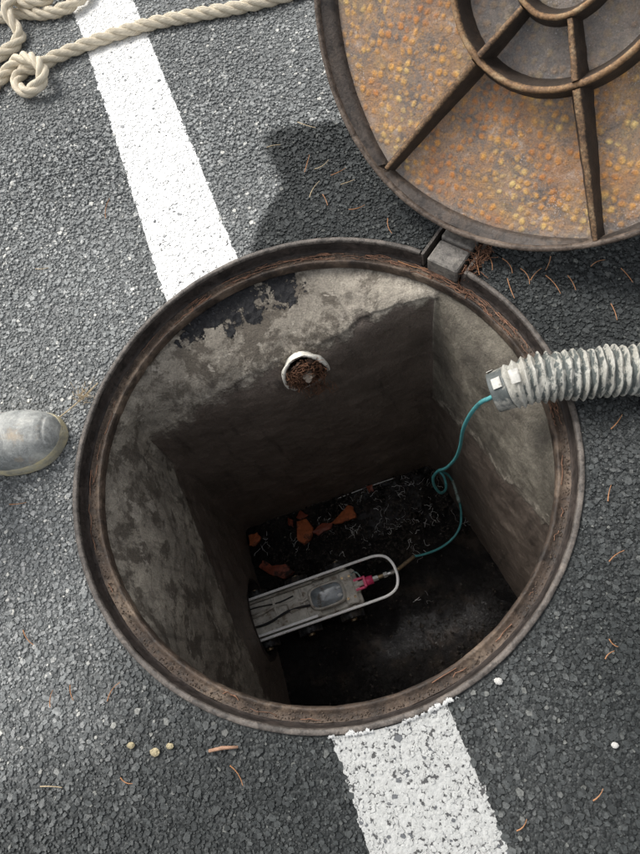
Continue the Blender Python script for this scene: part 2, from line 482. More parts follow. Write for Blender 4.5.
M['cuff'] = simple('cuff_rubber', (.085, .095, .092), .55, var=.4, dirt=(.34, .33, .29), dscale=42, dlo=.48, dhi=.60)
M['tape'] = simple('white_tape', (.50, .49, .45), .6, dirt=(.28, .26, .22), dscale=70, dlo=.52, dhi=.64)
M['cable'] = simple('teal_cable', (.075, .30, .31), .4, var=.2, dirt=(.05, .10, .10), dscale=22, dlo=.58, dhi=.75)
M['cable_grip'] = simple('pale_grip', (.30, .42, .40), .5, dirt=(.12, .12, .09), dscale=60)
M['brass'] = simple('dirty_brass', (.34, .25, .15), .4, metal=.8, dirt=(.10, .08, .06), dscale=60)
M['steel'] = simple('steel_bright', (.62, .62, .60), .28, metal=1.0, dirt=(.25, .23, .20), dscale=40, dlo=.6, dhi=.75)
M['rail'] = simple('rail_painted', (.97, .96, .94), .35, var=.12, dirt=(.20, .17, .13), dscale=30, dlo=.62, dhi=.74)
M['mud'] = simple('muddy_metal', (.56, .53, .47), .6, var=.4, dirt=(.22, .18, .14), dscale=30)
M['glass'] = simple('dirty_glass', (.20, .225, .24), .12, var=.5, scale=40, dirt=(.11, .10, .085), dscale=50, spec=.7)
M['rubber'] = simple('wheel_rubber', (.016, .016, .017), .5, dirt=(.05, .04, .03), dscale=40)
M['pink'] = simple('pink_plug', (.72, .055, .16), .4, dirt=(.20, .08, .07), dscale=60, dlo=.6, dhi=.7)
M['lens'] = simple('pale_highlight', (.75, .77, .78), .1, spec=.8, var=.1)  # pale colour for the highlights on the crawler window
M['tile1'] = simple('orange_tile', (.40, .115, .045), .35, var=.45, scale=50, dirt=(.05, .025, .016), dscale=30, dlo=.52)
M['tile2'] = simple('red_tile', (.22, .055, .030), .35, var=.45, scale=50, dirt=(.03, .018, .014), dscale=30, dlo=.52)
M['glint'] = simple('pale_glint_and_stalk', (.88, .87, .84), .3)  # bright colour in place of glints; the stalk uses it too
M['barkfibre'] = simple('bark_fibre', (.20, .105, .065), .8, var=.6, scale=90)
M['wetstone'] = simple('wet_black_lump', (.035, .030, .026), .07, var=.7, scale=90, spec=1.0, bump=.0004)
M['dirt'] = simple('seat_dirt', (.085, .062, .046), .9, var=.5, scale=150, bump=.002)

# ------------------------------------------------------------ the ground
HINGE_AZ = R(58.5)
def darkened_fn(x, y):
    """how dark the asphalt gets: dripped off the cover, and a wide area lower right"""
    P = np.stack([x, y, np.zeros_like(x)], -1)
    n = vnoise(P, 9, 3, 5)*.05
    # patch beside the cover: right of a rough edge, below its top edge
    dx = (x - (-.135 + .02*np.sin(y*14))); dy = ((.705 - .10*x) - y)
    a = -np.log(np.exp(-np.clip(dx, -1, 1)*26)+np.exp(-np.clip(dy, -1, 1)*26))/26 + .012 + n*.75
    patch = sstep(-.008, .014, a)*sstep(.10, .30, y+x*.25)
    # wide area to the right and below, coloured darker
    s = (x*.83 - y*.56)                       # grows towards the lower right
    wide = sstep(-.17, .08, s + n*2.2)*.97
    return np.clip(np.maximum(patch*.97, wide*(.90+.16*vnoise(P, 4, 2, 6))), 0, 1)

def make_ground():
    rings = list(np.concatenate([np.linspace(.4205, .50, 8), np.linspace(.515, 2.2, 120), [2.6, 3.2, 4, 5.5, 8, 12, 20, 35, 60, 120]]))
    na = 720; ang = np.arange(na)*2*math.pi/na
    da = (ang-HINGE_AZ+math.pi) % (2*math.pi) - math.pi
    rin = np.where(np.abs(da) < .096, .4885, .4205)
    rr = np.array(rings)[:, None]*np.ones(na)[None]
    rr[:8] = rin[None] + (np.linspace(0, 1, 8)[:, None])*(.50-rin)[None]
    X = rr*np.cos(ang); Y = rr*np.sin(ang)
    Z = -.0019 + vnoise(np.stack([X, Y, 0*X], -1), 3, 2, 3)*.002*sstep(.45, .8, rr)
    P = np.stack([X, Y, Z], -1)
    o = grid_np('asphalt_ground', P, M['binder'], wrap_u=True, attrs={'darkened': darkened_fn(X, Y)})
    return tag(o, kind='structure')
make_ground()

# road line: axis through its middle, 15.6 cm wide
LP = np.array([-.240, .346]); LD = np.array([-.4285, .9035]); LN = np.array([.9035, .4285])
def line_coords(x, y):
    q = np.stack([x, y], -1) - LP
    u = q@LD
    return u, q@LN - line_off(u)
def line_off(u): return np.interp(u, [-1.0, -.83, -.45, 0, .5, .9], [.020, .0235, .012, 0, .010, .0145])
def line_half(u): return np.interp(u, [-1.0, -.8, 0, .9], [.084, .083, .078, .074])

def in_visible(x, y):
    # generous footprint round the photographed patch of road
    return (y > -.85) & (y < 1.55) & (x > -1.15-.0*y) & (x < .95) & (y < 1.50)

def scatter(density, smin, smax, seed):
    r = np.random.default_rng(seed)
    x0, x1, y0, y1 = -1.20, .95, -.85, 1.50
    n = int(density*(x1-x0)*(y1-y0))
    x = r.uniform(x0, x1, n); y = r.uniform(y0, y1, n); s = r.uniform(smin, smax, n)
    return x, y, s

def chips(sets):
    X = np.concatenate([s[0] for s in sets]); Y = np.concatenate([s[1] for s in sets]); S = np.concatenate([s[2] for s in sets])
    rad = np.hypot(X, Y); az = np.arctan2(Y, X)
    da = (az-HINGE_AZ+math.pi) % (2*math.pi) - math.pi
    ok = (rad - S*.45 > .4215) & ~((np.abs(da)*rad < .048+S*.4) & (rad < .492+S*.4))
    return X[ok], Y[ok], S[ok]

def chip_mesh(name, X, Y, S, mat, top=.0014, kind='stuff', parent=None, fn=None, fname='darkened', lift=0.0, flat=1.0):
    n = len(X); K = 5
    r = np.random.default_rng(5)
    a = r.uniform(0, 2*math.pi, n)[:, None] + (np.arange(K)/K*2*math.pi)[None] + r.uniform(-.35, .35, (n, K))
    el = r.uniform(.65, 1.0, n); th = r.uniform(0, math.pi, n)
    rr = S[:, None]*.5*r.uniform(.75, 1.12, (n, K))
    def place(scale, zz):
        lx = rr*scale*np.cos(a); ly = rr*scale*np.sin(a)*el[:, None]
        gx = lx*np.cos(th)[:, None]-ly*np.sin(th)[:, None]; gy = lx*np.sin(th)[:, None]+ly*np.cos(th)[:, None]
        return np.stack([gx+X[:, None], gy+Y[:, None], zz], -1), gx, gy
    tx = r.normal(0, .075*flat, n)[:, None]; ty = r.normal(0, .075*flat, n)[:, None]
    h = (top*r.uniform(.1, 1.0, n)*np.clip(S/.008, .45, 1.25) - .0006 + lift)[:, None]
    T, gx, gy = place(.78, h*np.ones((n, K)))
    T[..., 2] += gx*tx + gy*ty + r.normal(0, .00025, (n, K))
    B, _, _ = place(1.05, (-.0042+lift)*np.ones((n, K)))
    V = np.concatenate([T, B], 1).reshape(-1, 3)
    base = (np.arange(n)*2*K)[:, None]
    topf = base + np.arange(K)[None]
    k = np.arange(K); k2 = (k+1) % K
    side = np.stack([k+K, k2+K, k2, k], -1).reshape(1, -1) + base
    loops = np.concatenate([topf, side], 1).ravel()
    tot = np.tile(np.array([K]+[4]*K), n); st = np.concatenate([[0], np.cumsum(tot)[:-1]])
    val = fn(X, Y) if fn is not None else np.zeros(n)
    o = mesh_np(name, V, loops, st, tot, mat, parent, False, {fname: np.repeat(val, 2*K)})
    return tag(o, kind=kind)

sets = [scatter(3000, .0105, .0165, 4), scatter(6000, .0080, .0115, 1), scatter(13500, .0052, .0080, 2), scatter(14000, .0026, .0050, 3)]
cx_, cy_, cs_ = chips(sets)
U, W = line_coords(cx_, cy_)
wob = vnoise(np.stack([cx_, cy_, 0*cx_], -1), 60, 2, 9)*.004
inl = (np.abs(W) < line_half(U) + wob)
tag(chip_mesh('asphalt_stones', cx_[~inl], cy_[~inl], cs_[~inl], M['chip'], fn=darkened_fn), kind='stuff')

def worn_grey_fn(x, y):
    return sstep(.25, -.30, y) + .0*x

# the painted line: a sheet that stops at the frame, and the painted stones that stand through it
def make_line():
    nu, nv = 900, 44
    uu = np.linspace(-6, 6, nu); uu = np.sign(uu)*np.abs(uu/6)**1.6*6; vv = np.linspace(-1, 1, nv)
    Uu, Vv = np.meshgrid(uu, vv); Vv = Vv*line_half(Uu)
    edge = vnoise(np.stack([Uu, Vv*0, 0*Uu], -1), 70, 2, 21)*.0022
    Vv = Vv + edge*(np.abs(Vv) > .07) + line_off(Uu)
    x = LP[0] + Uu*LD[0] + Vv*LN[0]; y = LP[1] + Uu*LD[1] + Vv*LN[1]
    z = -.0008 + vnoise(np.stack([x, y, 0*x], -1), 190, 2, 8)*.0011
    cr = np.hypot(x, y)
    # pull vertices that lie just inside the frame out onto its edge, drop the rest
    snap = (cr < .4225) & (cr > .405)
    x = np.where(snap, x*.4225/cr, x); y = np.where(snap, y*.4225/cr, y)
    bad = cr <= .405
    keep = ~(bad[:-1, :-1] | bad[:-1, 1:] | bad[1:, 1:] | bad[1:, :-1])
    o = grid_np('road_line', np.stack([x, y, z], -1), M['paint'], attrs={'worn': worn_grey_fn(x, y)}, keep=keep)
    tag(o, kind='structure')
    nn = 160; az0, az1 = math.atan2(-.416, .052), math.atan2(-.352, .228)
    rows = []
    for rj in (.4150, .4165, .4185, .4205, .4225, .4245):
        row = []
        for k in range(nn+1):
            a = az0+(az1-az0)*k/nn; q = rj + .0008*math.sin(k*1.7)+.0006*math.sin(k*.63)
            row.append((q*math.cos(a), q*math.sin(a), .0044 if rj < .4215 else .0042-(rj-.4225)*.9))
        rows.append(row)
    PP = np.array(rows); m_ = (PP[:-1, :-1]+PP[1:, 1:])/2; kp = vnoise(m_, 120, 3, 66)+vnoise(m_, 30, 2, 67)*.6 + (np.hypot(m_[..., 0], m_[..., 1])-.4195)*110 > .12
    grid_np('paint_on_lip', PP, M['paint_chip'], o, attrs={'worn': np.full(PP.shape[:2], .6)}, keep=kp)
    c = chip_mesh('painted_stones', cx_[inl], cy_[inl], cs_[inl], M['paint_chip'], fn=worn_grey_fn, fname='worn', top=.0010, lift=.0002, flat=.5, parent=o)
    return o
make_line()

# ------------------------------------------------------------ the frame
frame = empty('manhole_surround', (0, 0, 0), 'round rusty cast iron frame set flush in the asphalt around the open shaft', 'manhole frame')
def wobbly_lathe(name, prof, mat, amp, parent, n=540, seed=0, skip=None, noise_scale=40):
    prof = np.array(prof); m = len(prof)
    ang = np.arange(n)*2*math.pi/n
    rr = prof[:, 0][:, None]*np.ones(n); zz = prof[:, 1][:, None]*np.ones(n)
    P = np.stack([rr*np.cos(ang), rr*np.sin(ang), zz], -1)
    d = vnoise(P, noise_scale, 3, seed)*amp
    e = vnoise(P+5, noise_scale, 3, seed+7)*amp
    P = np.stack([(rr+d)*np.cos(ang), (rr+d)*np.sin(ang), zz+e], -1)
    keep = None
    if skip is not None:
        bad = skip(ang); keep = np.tile(~bad, (m-1, 1))
    return grid_np(name, P, mat, parent, True, True, keep=keep)
def in_pocket(ang, half=.108):
    da = (ang-HINGE_AZ+math.pi) % (2*math.pi) - math.pi
    return np.abs(da) < half
def dens(p, k=4):
    out = []
    for a, b in zip(p[:-1], p[1:]):
        for i in range(k): out.append((a[0]+(b[0]-a[0])*i/k, a[1]+(b[1]-a[1])*i/k))
    return out + [p[-1]]
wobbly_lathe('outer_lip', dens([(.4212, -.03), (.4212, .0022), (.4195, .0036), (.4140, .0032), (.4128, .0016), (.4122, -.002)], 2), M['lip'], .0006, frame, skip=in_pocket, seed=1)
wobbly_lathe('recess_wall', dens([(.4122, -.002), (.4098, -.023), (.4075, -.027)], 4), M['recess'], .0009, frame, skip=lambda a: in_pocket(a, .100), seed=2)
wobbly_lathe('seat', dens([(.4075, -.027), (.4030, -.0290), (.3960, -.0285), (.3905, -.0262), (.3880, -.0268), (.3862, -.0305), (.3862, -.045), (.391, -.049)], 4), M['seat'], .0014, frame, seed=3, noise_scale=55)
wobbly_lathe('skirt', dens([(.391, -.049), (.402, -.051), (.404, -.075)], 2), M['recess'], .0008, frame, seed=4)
# hinge pocket: two cheeks and a floor
ca, sa = math.cos(HINGE_AZ), math.sin(HINGE_AZ)
def hp(r, t, z): return (r*ca - t*sa, r*sa + t*ca, z)     # radial, tangential, height
def hbox(r0, r1, t0, t1, z0, z1):
    V = [hp(r0, t0, z0), hp(r1, t0, z0), hp(r1, t1, z0), hp(r0, t1, z0), hp(r0, t0, z1), hp(r1, t0, z1), hp(r1, t1, z1), hp(r0, t1, z1)]
    return V, [(0, 3, 2, 1), (4, 5, 6, 7), (0, 1, 5, 4), (1, 2, 6, 5), (2, 3, 7, 6), (3, 0, 4, 7)]
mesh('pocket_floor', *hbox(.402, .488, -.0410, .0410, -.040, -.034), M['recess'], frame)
for s in (-1, 1):
    mesh('pocket_cheek', *hbox(.409, .492, s*.0412 if s > 0 else -.0462, .0462 if s > 0 else -.0412, -.036, .0042), M['lip'], frame)
mesh('pocket_end', *hbox(.4880, .4935, -.0411, .0411, -.036, .0036), M['lip'], frame)
# dirt caught on the seat
def crumbs(name, n, rfun, mat, smin, smax, seed, parent=None):
    r = np.random.default_rng(seed); parts = []
    for i in range(n):
        x, y, z = rfun(r); s = r.uniform(smin, smax)
        a0 = r.uniform(0, 6.28); V = []
        for zz, rs, k in ((-.4, .7, 4), (.2, 1.0, 4)):
            for j in range(k):
                a = a0+j*1.571+r.uniform(-.4, .4); q = s*rs*r.uniform(.6, 1.1)
                V.append((x+math.cos(a)*q, y+math.sin(a)*q, z+zz*s*.8))
        V.append((x, y, z+s*r.uniform(.5, .9)))
        parts.append((V, [(0, 1, 5, 4), (1, 2, 6, 5), (2, 3, 7, 6), (3, 0, 4, 7), (4, 5, 8), (5, 6, 8), (6, 7, 8), (7, 4, 8)]))
    V, F = join(parts)
    return tag(mesh(name, V, F, mat, parent), kind='stuff')
def seat_pos(r):
    a = r.uniform(0, 6.283); q = .4060 - abs(r.normal(0, .006)); q = max(q, .390)
    return q*math.cos(a), q*math.sin(a), -.0275
rr = random.Random(44); parts = []
for i in range(130):
    a = R(rr.uniform(8, 135)) if i < 95 else R(rr.uniform(0, 360)); q = rr.uniform(.391, .406); l = rr.uniform(.008, .05)
    pts = []
    for k in range(5):
        aa = a + (k/4-.5)*l/q; qq = q + rr.gauss(0, .0012) + (k/4-.5)*rr.gauss(0, .002)
        pts.append(Vector((qq*math.cos(aa), qq*math.sin(aa), -.0262+rr.uniform(0, .0014))))
    parts.append(tube(pts, rr.uniform(.0003, .0009), 4, False))
V, F = join(parts); tag(mesh('seat_fibres', V, F, M['barkfibre'], frame), kind='stuff')
crumbs('seat_dirt', 1300, seat_pos, M['dirt'], .0006, .0022, 31, frame)

# ------------------------------------------------------------ the shaft
FLOOR_Z = -.95
UX, UY = math.cos(R(21.5)), math.sin(R(21.5))
def uv(u, v): return np.array([u*UX - v*UY, u*UY + v*UX])
# corners (back right, back left, front left, front right): arris height and floor
cor_top = np.array([[.200, .328, -.060], [-.398, .086, -.175], [-.200, -.545, -.24], [.560, -.360, -.16]])
cor_bot = np.array([[.1880, .2700, FLOOR_Z], [-.4000, .0450, FLOOR_Z], [-.1740, -.5300, FLOOR_Z], [.560, -.330, FLOOR_Z]])
OUT_V, OUT_Z, OUT_R = -.105, -.865, .118        # sewer outlet in the left wall
STUB_U, STUB_Z = .026, -.176                   # clay-choked pipe in the back wall
def make_shaft():
    rows_h, rows_w, per = 26, 150, 110
    caz = np.arctan2(cor_top[:, 1], cor_top[:, 0]); caz = np.unwrap(caz)
    T, Bm, Ci, side = [], [], [], []
    for c in range(4):
        n = (c+1) % 4
        a0 = caz[c]; a1 = caz[n] if n else caz[0]+2*math.pi
        for k in range(per):
            t = k/per
            T.append(cor_top[c]*(1-t)+cor_top[n]*t); Bm.append(cor_bot[c]*(1-t)+cor_bot[n]*t)
            a = a0 + (a1-a0)*t
            # match the circle point to the chord point's own azimuth for a clean haunch
            p = T[-1]; az = math.atan2(p[1], p[0])
            Ci.append((.394*math.cos(az), .394*math.sin(az), -.047)); side.append(c)
    T, Bm, Ci = np.array(T), np.array(Bm), np.array(Ci); side = np.array(side)
    # the arris is worn: it wanders up and down
    wz = vnoise(np.stack([T[:, 0], T[:, 1], 0*T[:, 0]], -1), 9, 4, 50)*.030 + vnoise(np.stack([T[:, 0], T[:, 1], 0*T[:, 0]], -1), 40, 2, 51)*.008
    edge_fade = np.minimum(np.arange(len(T)) % per, per - np.arange(len(T)) % per)/per
    T[:, 2] += wz*np.clip(edge_fade*8, 0, 1)
    T[:, :2] *= (1 + vnoise(np.stack([T[:, 0], T[:, 1], 0*T[:, 0]], -1), 16, 3, 52)*.018)[:, None]
    rows = []
    # where the arris lies outside the circle the wall goes out under the slab, then down
    for i in range(rows_h):
        t = (i/rows_h); e = t
        rows.append(Ci*(1-e)+T*e)
    for i in range(rows_w+1):
        t = i/rows_w; rows.append(T*(1-t)+Bm*t)
    P = np.array(rows)
    for _ in range(150):                       # the haunch rolls over into the wall
        P[1:-1] = (P[:-2] + 2*P[1:-1] + P[2:])/4
    for _ in range(14):                        # corners are trowelled, not knife sharp
        P[4:] = (np.roll(P, 1, 1) + 2*P + np.roll(P, -1, 1))[4:]/4
    # light (clean concrete) signed distance, metres
    nvec = np.array([-UY, UX]); uvec = np.array([UX, UY])
    v = P[..., 0]*nvec[0]+P[..., 1]*nvec[1]; u = P[..., 0]*uvec[0]+P[..., 1]*uvec[1]
    z = P[..., 2]
    S = np.broadcast_to(side, z.shape)
    row = np.arange(len(P))[:, None]*np.ones(z.shape[1])
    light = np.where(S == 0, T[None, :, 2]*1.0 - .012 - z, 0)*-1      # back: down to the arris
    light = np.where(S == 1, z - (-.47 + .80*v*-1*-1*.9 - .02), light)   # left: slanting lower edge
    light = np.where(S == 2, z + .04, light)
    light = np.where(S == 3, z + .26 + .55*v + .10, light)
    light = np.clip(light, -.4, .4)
    # break-up with noise
    n1 = vnoise(P, 14, 4, 40); n2 = vnoise(P, 55, 3, 41)
    centre = P.copy(); centre[..., 0] = 0; centre[..., 1] = 0
    out = P - centre; out /= np.linalg.norm(out, axis=-1, keepdims=True)
    hgt = (.006*n1 + .0025*n2) + np.where(light > 0.01, -.0045, 0)*(S < 3)   # plaster stands proud of the wall
    amp = sstep(0, 5, row)
    P = P + out*(hgt*amp)[..., None]
    az = np.degrees(np.arctan2(P[..., 1], P[..., 0]))
    tar = sstep(92, 104, az)*(1-sstep(134, 146, az))*(1-sstep(-.085, -.060, -z))*1.0
    tar = sstep(92, 106, az)*(1-sstep(134, 146, az))*sstep(-.082, -.058, z - .018*n1 - .010*n2)
    Pn = np.roll(P, -1, axis=1)
    mid = (P[:-1] + Pn[:-1] + P[1:] + Pn[1:])/4
    cu = mid[..., 0]*uvec[0]+mid[..., 1]*uvec[1]; cv = mid[..., 0]*nvec[0]+mid[..., 1]*nvec[1]
    keep = ~((np.hypot(cv - OUT_V, mid[..., 2]-OUT_Z) < OUT_R) & (cu < -.25))
    keep &= ~((np.hypot(cu - STUB_U, (mid[..., 2]-STUB_Z)*.83) < .041) & (cv > .12))
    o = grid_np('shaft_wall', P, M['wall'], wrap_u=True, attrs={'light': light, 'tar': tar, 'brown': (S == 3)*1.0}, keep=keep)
    return tag(o, kind='structure')
shaft = make_shaft()

def uvz(u, v, z):
    p = uv(u, v); return Vector((p[0], p[1], z))
Uv, Vv_ = Vector((UX, UY, 0)), Vector((-UY, UX, 0))

# slab soffit hidden outside the ring, so that nothing outside shines in
V, F = lathe([(.402, -.054), (.80, -.054), (.80, -1.1), (.0, -1.1)], 48)
tag(mesh('surrounding_soil', V, F, M['soil']), kind='structure')

def lump_pos(r):
    while True:
        if r.random() < .8: u_, v_ = r.uniform(-.30, .29), r.uniform(-.06, .185)
        else: u_, v_ = r.uniform(-.25, .45), r.uniform(-.45, .1)
        if r.random() < .35 or vnoise(np.array([u_, v_, 0.]), 18, 2, 70) > .0: break
    p = uv(u_, v_); return p[0], p[1], FLOOR_Z + .004 + r.uniform(.004, .014)

# sewer outlet
outlet = empty('sewer_pipe', tuple(uvz(-.365, OUT_V, OUT_Z)), 'dark sewer pipe opening low in the left wall around the back of the crawler', 'pipe')
MW = Matrix.Translation(uvz(-.365, OUT_V, OUT_Z)) @ Matrix(((-UX, -UY*-1, 0, 0), (-UY, -UX, 0, 0), (0, 0, 1, 0), (0, 0, 0, 1)))
def lathe_x(prof, n=48):
    """lathe round local x: (x, r)"""
    V, F = lathe([(r, x) for x, r in prof], n)
    return [(z, x, y) for x, y, z in V], F
outlet.matrix_world = MW
V, F = lathe_x([(-.004, .126), (-.010, .120), (-.010, .111), (.03, .108), (.25, .108)])
mesh('pipe_barrel', V, F, M['recess'], outlet, True)

# floor of the shaft
def make_floor():
    nu, nv = 330, 300
    uu = np.linspace(-.46, .60, nu); vv = np.linspace(-.64, .30, nv)
    A, B = np.meshgrid(uu, vv)
    x = A*UX-B*UY; y = A*UY+B*UX
    P = np.stack([x, y, 0*x], -1)
    lump = vnoise(P, 13, 3, 60); fine = vnoise(P, 60, 3, 61)
    calm = sstep(-.02, .07, -B-.19 + vnoise(P, 16, 3, 62)*.07)*sstep(-.16, -.04, A)*(1-sstep(.22, .34, A))         # standing water in the near half
    z = FLOOR_Z + .004 + (.016*lump+.006*fine)*(1-calm)
    P[..., 2] = z
    o = grid_np('wet_sludge', P, M['sludge'], attrs={'calm': np.maximum(calm*.78*(1-sstep(.30, .38, -B)), .80*sstep(-.06, .02, A)*sstep(-.02, .04, B)*sstep(-.35, .1, vnoise(P, 22, 2, 63)))})
    return tag(o, kind='structure')
make_floor()
crumbs('wet_lumps', 3600, lump_pos, M['wetstone'], .0014, .0060, 78)

# black tar lumps that hang under the frame at the far left
def tar_pos(r):
    a = R(r.uniform(97, 142)); t = r.uniform(0, 1)**1.4
    rad = .383 - .035*t; return rad*math.cos(a), rad*math.sin(a), -.056-.030*t
crumbs('tar_lumps', 520, tar_pos, M['tar'], .002, .0085, 77)

# broken pipe choked with roots, in the back wall
stub = empty('drain_pipe', tuple(uvz(STUB_U, .2300, STUB_Z)), 'broken off white drain pipe mouth choked with brown roots in the back wall', 'pipe')
SR = .050
def make_stub():
    n = 64; V, F = [], []
    prof = [(.010, 1.00), (-.020, 1.0), (-.020, .89), (.05, .88)]  # depth along the wall normal, radius factor
    r = random.Random(3)
    for k in range(n):
        a = 2*math.pi*k/n
        # broken rim: most of the top is gone, the left side and the right end stand out
        out = .5+.5*math.cos(a-R(185)); out2 = max(0, math.cos(a-R(25)))**6
        ext = .0005 + .005*out + .007*out2 - .014*max(0, math.cos(a-R(100)))**2 + r.uniform(-.0012, .0012)
        for d, q in prof:
            dd = -ext if d < 0 else d
            V.append(tuple(Uv*(math.cos(a)*SR*q) + Vector((0, 0, math.sin(a)*SR*q*1.2)) + Vv_*dd))
    m = len(prof)
    for k in range(n):
        for j in range(m-1):
            F.append((k*m+j, k*m+j+1, ((k+1) % n)*m+j+1, ((k+1) % n)*m+j))
    mesh('pipe_wall', V, F, M['pvc'], stub, True)
make_stub()
def curl(p, length, rad, rr, steps=7, bend=.9, n=4):
    d = Vector((rr.gauss(0, 1), rr.gauss(0, 1), rr.gauss(0, 1))).normalized(); pts = [Vector(p)]
    for i in range(steps):
        d = (d + Vector((rr.gauss(0, bend), rr.gauss(0, bend), rr.gauss(0, bend)))*.5).normalized()
        pts.append(pts[-1]+d*length/steps)
    return tube(pts, rad, n, False)
rr = random.Random(21)
parts = []
for i in range(300):
    a = rr.uniform(0, 6.283); q = SR*.88*math.sqrt(rr.random())
    p = Uv*(math.cos(a)*q) + Vector((0, 0, math.sin(a)*q*1.15)) + Vv_*rr.uniform(-.012, .004)
    parts.append(curl(p, rr.uniform(.012, .030), rr.uniform(.0004, .0010), rr))
for i in range(26):
    p = Uv*rr.uniform(-.02, .05) + Vector((0, 0, -.045)) + Vv_*rr.uniform(-.02, -.004)
    parts.append(tube([p, p+Vector((rr.uniform(-.008, .008), rr.uniform(-.01, .0), -.012)), p+Vector((rr.uniform(-.015, .015), rr.uniform(-.014, .0), rr.uniform(-.02, -.04)))], .0005, 4, False))
V, F = join(parts); tag(mesh('roots', V, F, M['root'], stub), kind='stuff')
# soil plug behind the roots
V, F = [], []
n = 18
for i in range(n):
    for k in range(32):
        q = SR*.87*(i+.02)/(n-1); a = 2*math.pi*k/32
        V.append(tuple(Uv*(math.cos(a)*q)+Vector((0, 0, math.sin(a)*q*1.18))+Vv_*(.001+.006*math.sin(a*3+i)*rr.random() + rr.uniform(-.004, .004))))
for i in range(n-1):
    for k in range(32): F.append((i*32+k, i*32+(k+1) % 32, (i+1)*32+(k+1) % 32, (i+1)*32+k))
mesh('soil_plug', V, F, M['soil'], stub)
# pale lump in the middle and one shard at the right end
V, F = lathe([(0, .011), (.006, .010), (.011, .004), (.012, -.004), (.006, -.011), (0, -.012)], 14)
V = [tuple(Vector(v)*(1+.18*math.sin(i*2.3)) + Uv*.002 + Vector((0, 0, .006)) - Vv_*.008) for i, v in enumerate(V)]
mesh('stone_lump', V, F, M['rootpale'], stub)

# ------------------------------------------------------------ the cover, thrown back on its hinge
AL, AZ = R(53.2), R(-118.5)
nrm = Vector((math.sin(AL)*math.cos(AZ), math.sin(AL)*math.sin(AZ), math.cos(AL)))
lx = Vector((0, 0, 1)).cross(nrm).normalized(); ly = nrm.cross(lx)
LM = Matrix((( lx.x, ly.x, nrm.x, .368), (lx.y, ly.y, nrm.y, .595), (lx.z, ly.z, nrm.z, .334), (0, 0, 0, 1)))
cover = empty('manhole_cover', label='round rusty manhole cover thrown back on its hinge, ribbed underside showing', cat='manhole cover', mat=LM)
RL = .385
HX, HY = .010, .003      # centre of the rib pattern
def build_cover():
    # plate with a fine grid of real undulation
    nr, na = 90, 360
    rr_ = np.linspace(.001, .378, nr)[:, None]*np.ones(na); aa = np.arange(na)*2*math.pi/na*np.ones((nr, 1))
    X = rr_*np.cos(aa); Y = rr_*np.sin(aa)
    P = np.stack([X, Y, 0*X], -1)
    q = np.hypot(X-HX, Y-HY)
    P[..., 2] = vnoise(P, 20, 4, 90)*.0012
    rust = .22 + .78*sstep(.143, .157, q)
    rust = rust*(1-.8*sstep(.345, .375, q))
    grid_np('plate', P, M['plate'], cover, True, True, {'rust': rust})
    # street side of the casting
    V, F = lathe([(.0, -.016), (.378, -.016), (.384, -.012)], 120); mesh('street_face', V, F, M['recess'], cover)
    studs = []
    for i in range(-21, 22):
        for j in range(-24, 25):
            x = (i+.5*(j % 2))*.017; y = j*.0148
            if math.hypot(x, y) < .365:
                v, f = box(x, y, -.0175, .009, .009, .004, .785); studs.append((v, f))
    V, F = join(studs); tag(mesh('tread_studs', V, F, M['recess'], cover), kind='stuff')
    # rim
    prof = dens([(.384, -.012), (.3862, .0), (.3862, .020), (.3846, .0245), (.3800, .0250), (.3780, .0235), (.3755, .012), (.3740, -.0005)], 2)
    n = 420; ang = np.arange(n)*2*math.pi/n; prof = np.array(prof)
    rr2 = prof[:, 0][:, None]*np.ones(n); zz2 = prof[:, 1][:, None]*np.ones(n)
    P = np.stack([rr2*np.cos(ang), rr2*np.sin(ang), zz2], -1)
    P += (vnoise(P, 45, 3, 91)*.0009)[..., None]
    grid_np('rim', P, M['rimbrown'], cover, True, True)
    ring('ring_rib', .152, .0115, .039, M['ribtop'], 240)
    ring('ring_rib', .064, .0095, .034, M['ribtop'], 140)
    for k in range(6):
        a = R(-119.5 + 60*k)
        rib(a, .1575, .374, .040, .022, .0155, .0100)
        rib(a, .0690, .1465, .033, .043, .0100, .0125)
        lune(a, a+R(60))
def ring(name, r, w, h, mat, n):
    prof = dens([(r+w*1.15, -.0005), (r+w*.68, h*.5), (r+w*.36, h*.94), (r+w*.2, h), (r-w*.2, h), (r-w*.36, h*.94), (r-w*.68, h*.5), (r-w*1.15, -.0005)], 2)
    prof = np.array(prof); ang = np.arange(n)*2*math.pi/n
    P = np.stack([prof[:, 0][:, None]*np.cos(ang)+HX, prof[:, 0][:, None]*np.sin(ang)+HY, prof[:, 1][:, None]*np.ones(n)], -1)
    tp = np.clip(P[..., 2]/h, 0, 1)
    P += (vnoise(P, 60, 4, 92)*.0011)[..., None]
    grid_np(name, P, mat, cover, True, True, {'top': tp})
def rib(a, r0, r1, h0, h1, w0, w1):
    n = 40; rows = []
    for i in range(n+1):
        t = i/n; r = r0+(r1-r0)*t; h = h0+(h1-h0)*t; w = w0+(w1-w0)*t
        row = []
        for s, hh in ((1.0, -.001), (.62, .45), (.36, .94), (.24, 1.0), (0, 1.0), (-.24, 1.0), (-.36, .94), (-.62, .45), (-1.0, -.001)):
            z = h*hh if hh > 0 else -.0006
            row.append((HX+r*math.cos(a)-s*w*math.sin(a), HY+r*math.sin(a)+s*w*math.cos(a), z))
        rows.append(row)
    P = np.array(rows); tp = np.array([[max(0, q) for q in (0, .45, .94, 1, 1, 1, .94, .45, 0)] for _ in rows])*.93; P += (vnoise(P, 60, 4, 93)*.0010)[..., None]
    grid_np('radial_rib', P, M['rib'], cover, True, attrs={'top': tp})
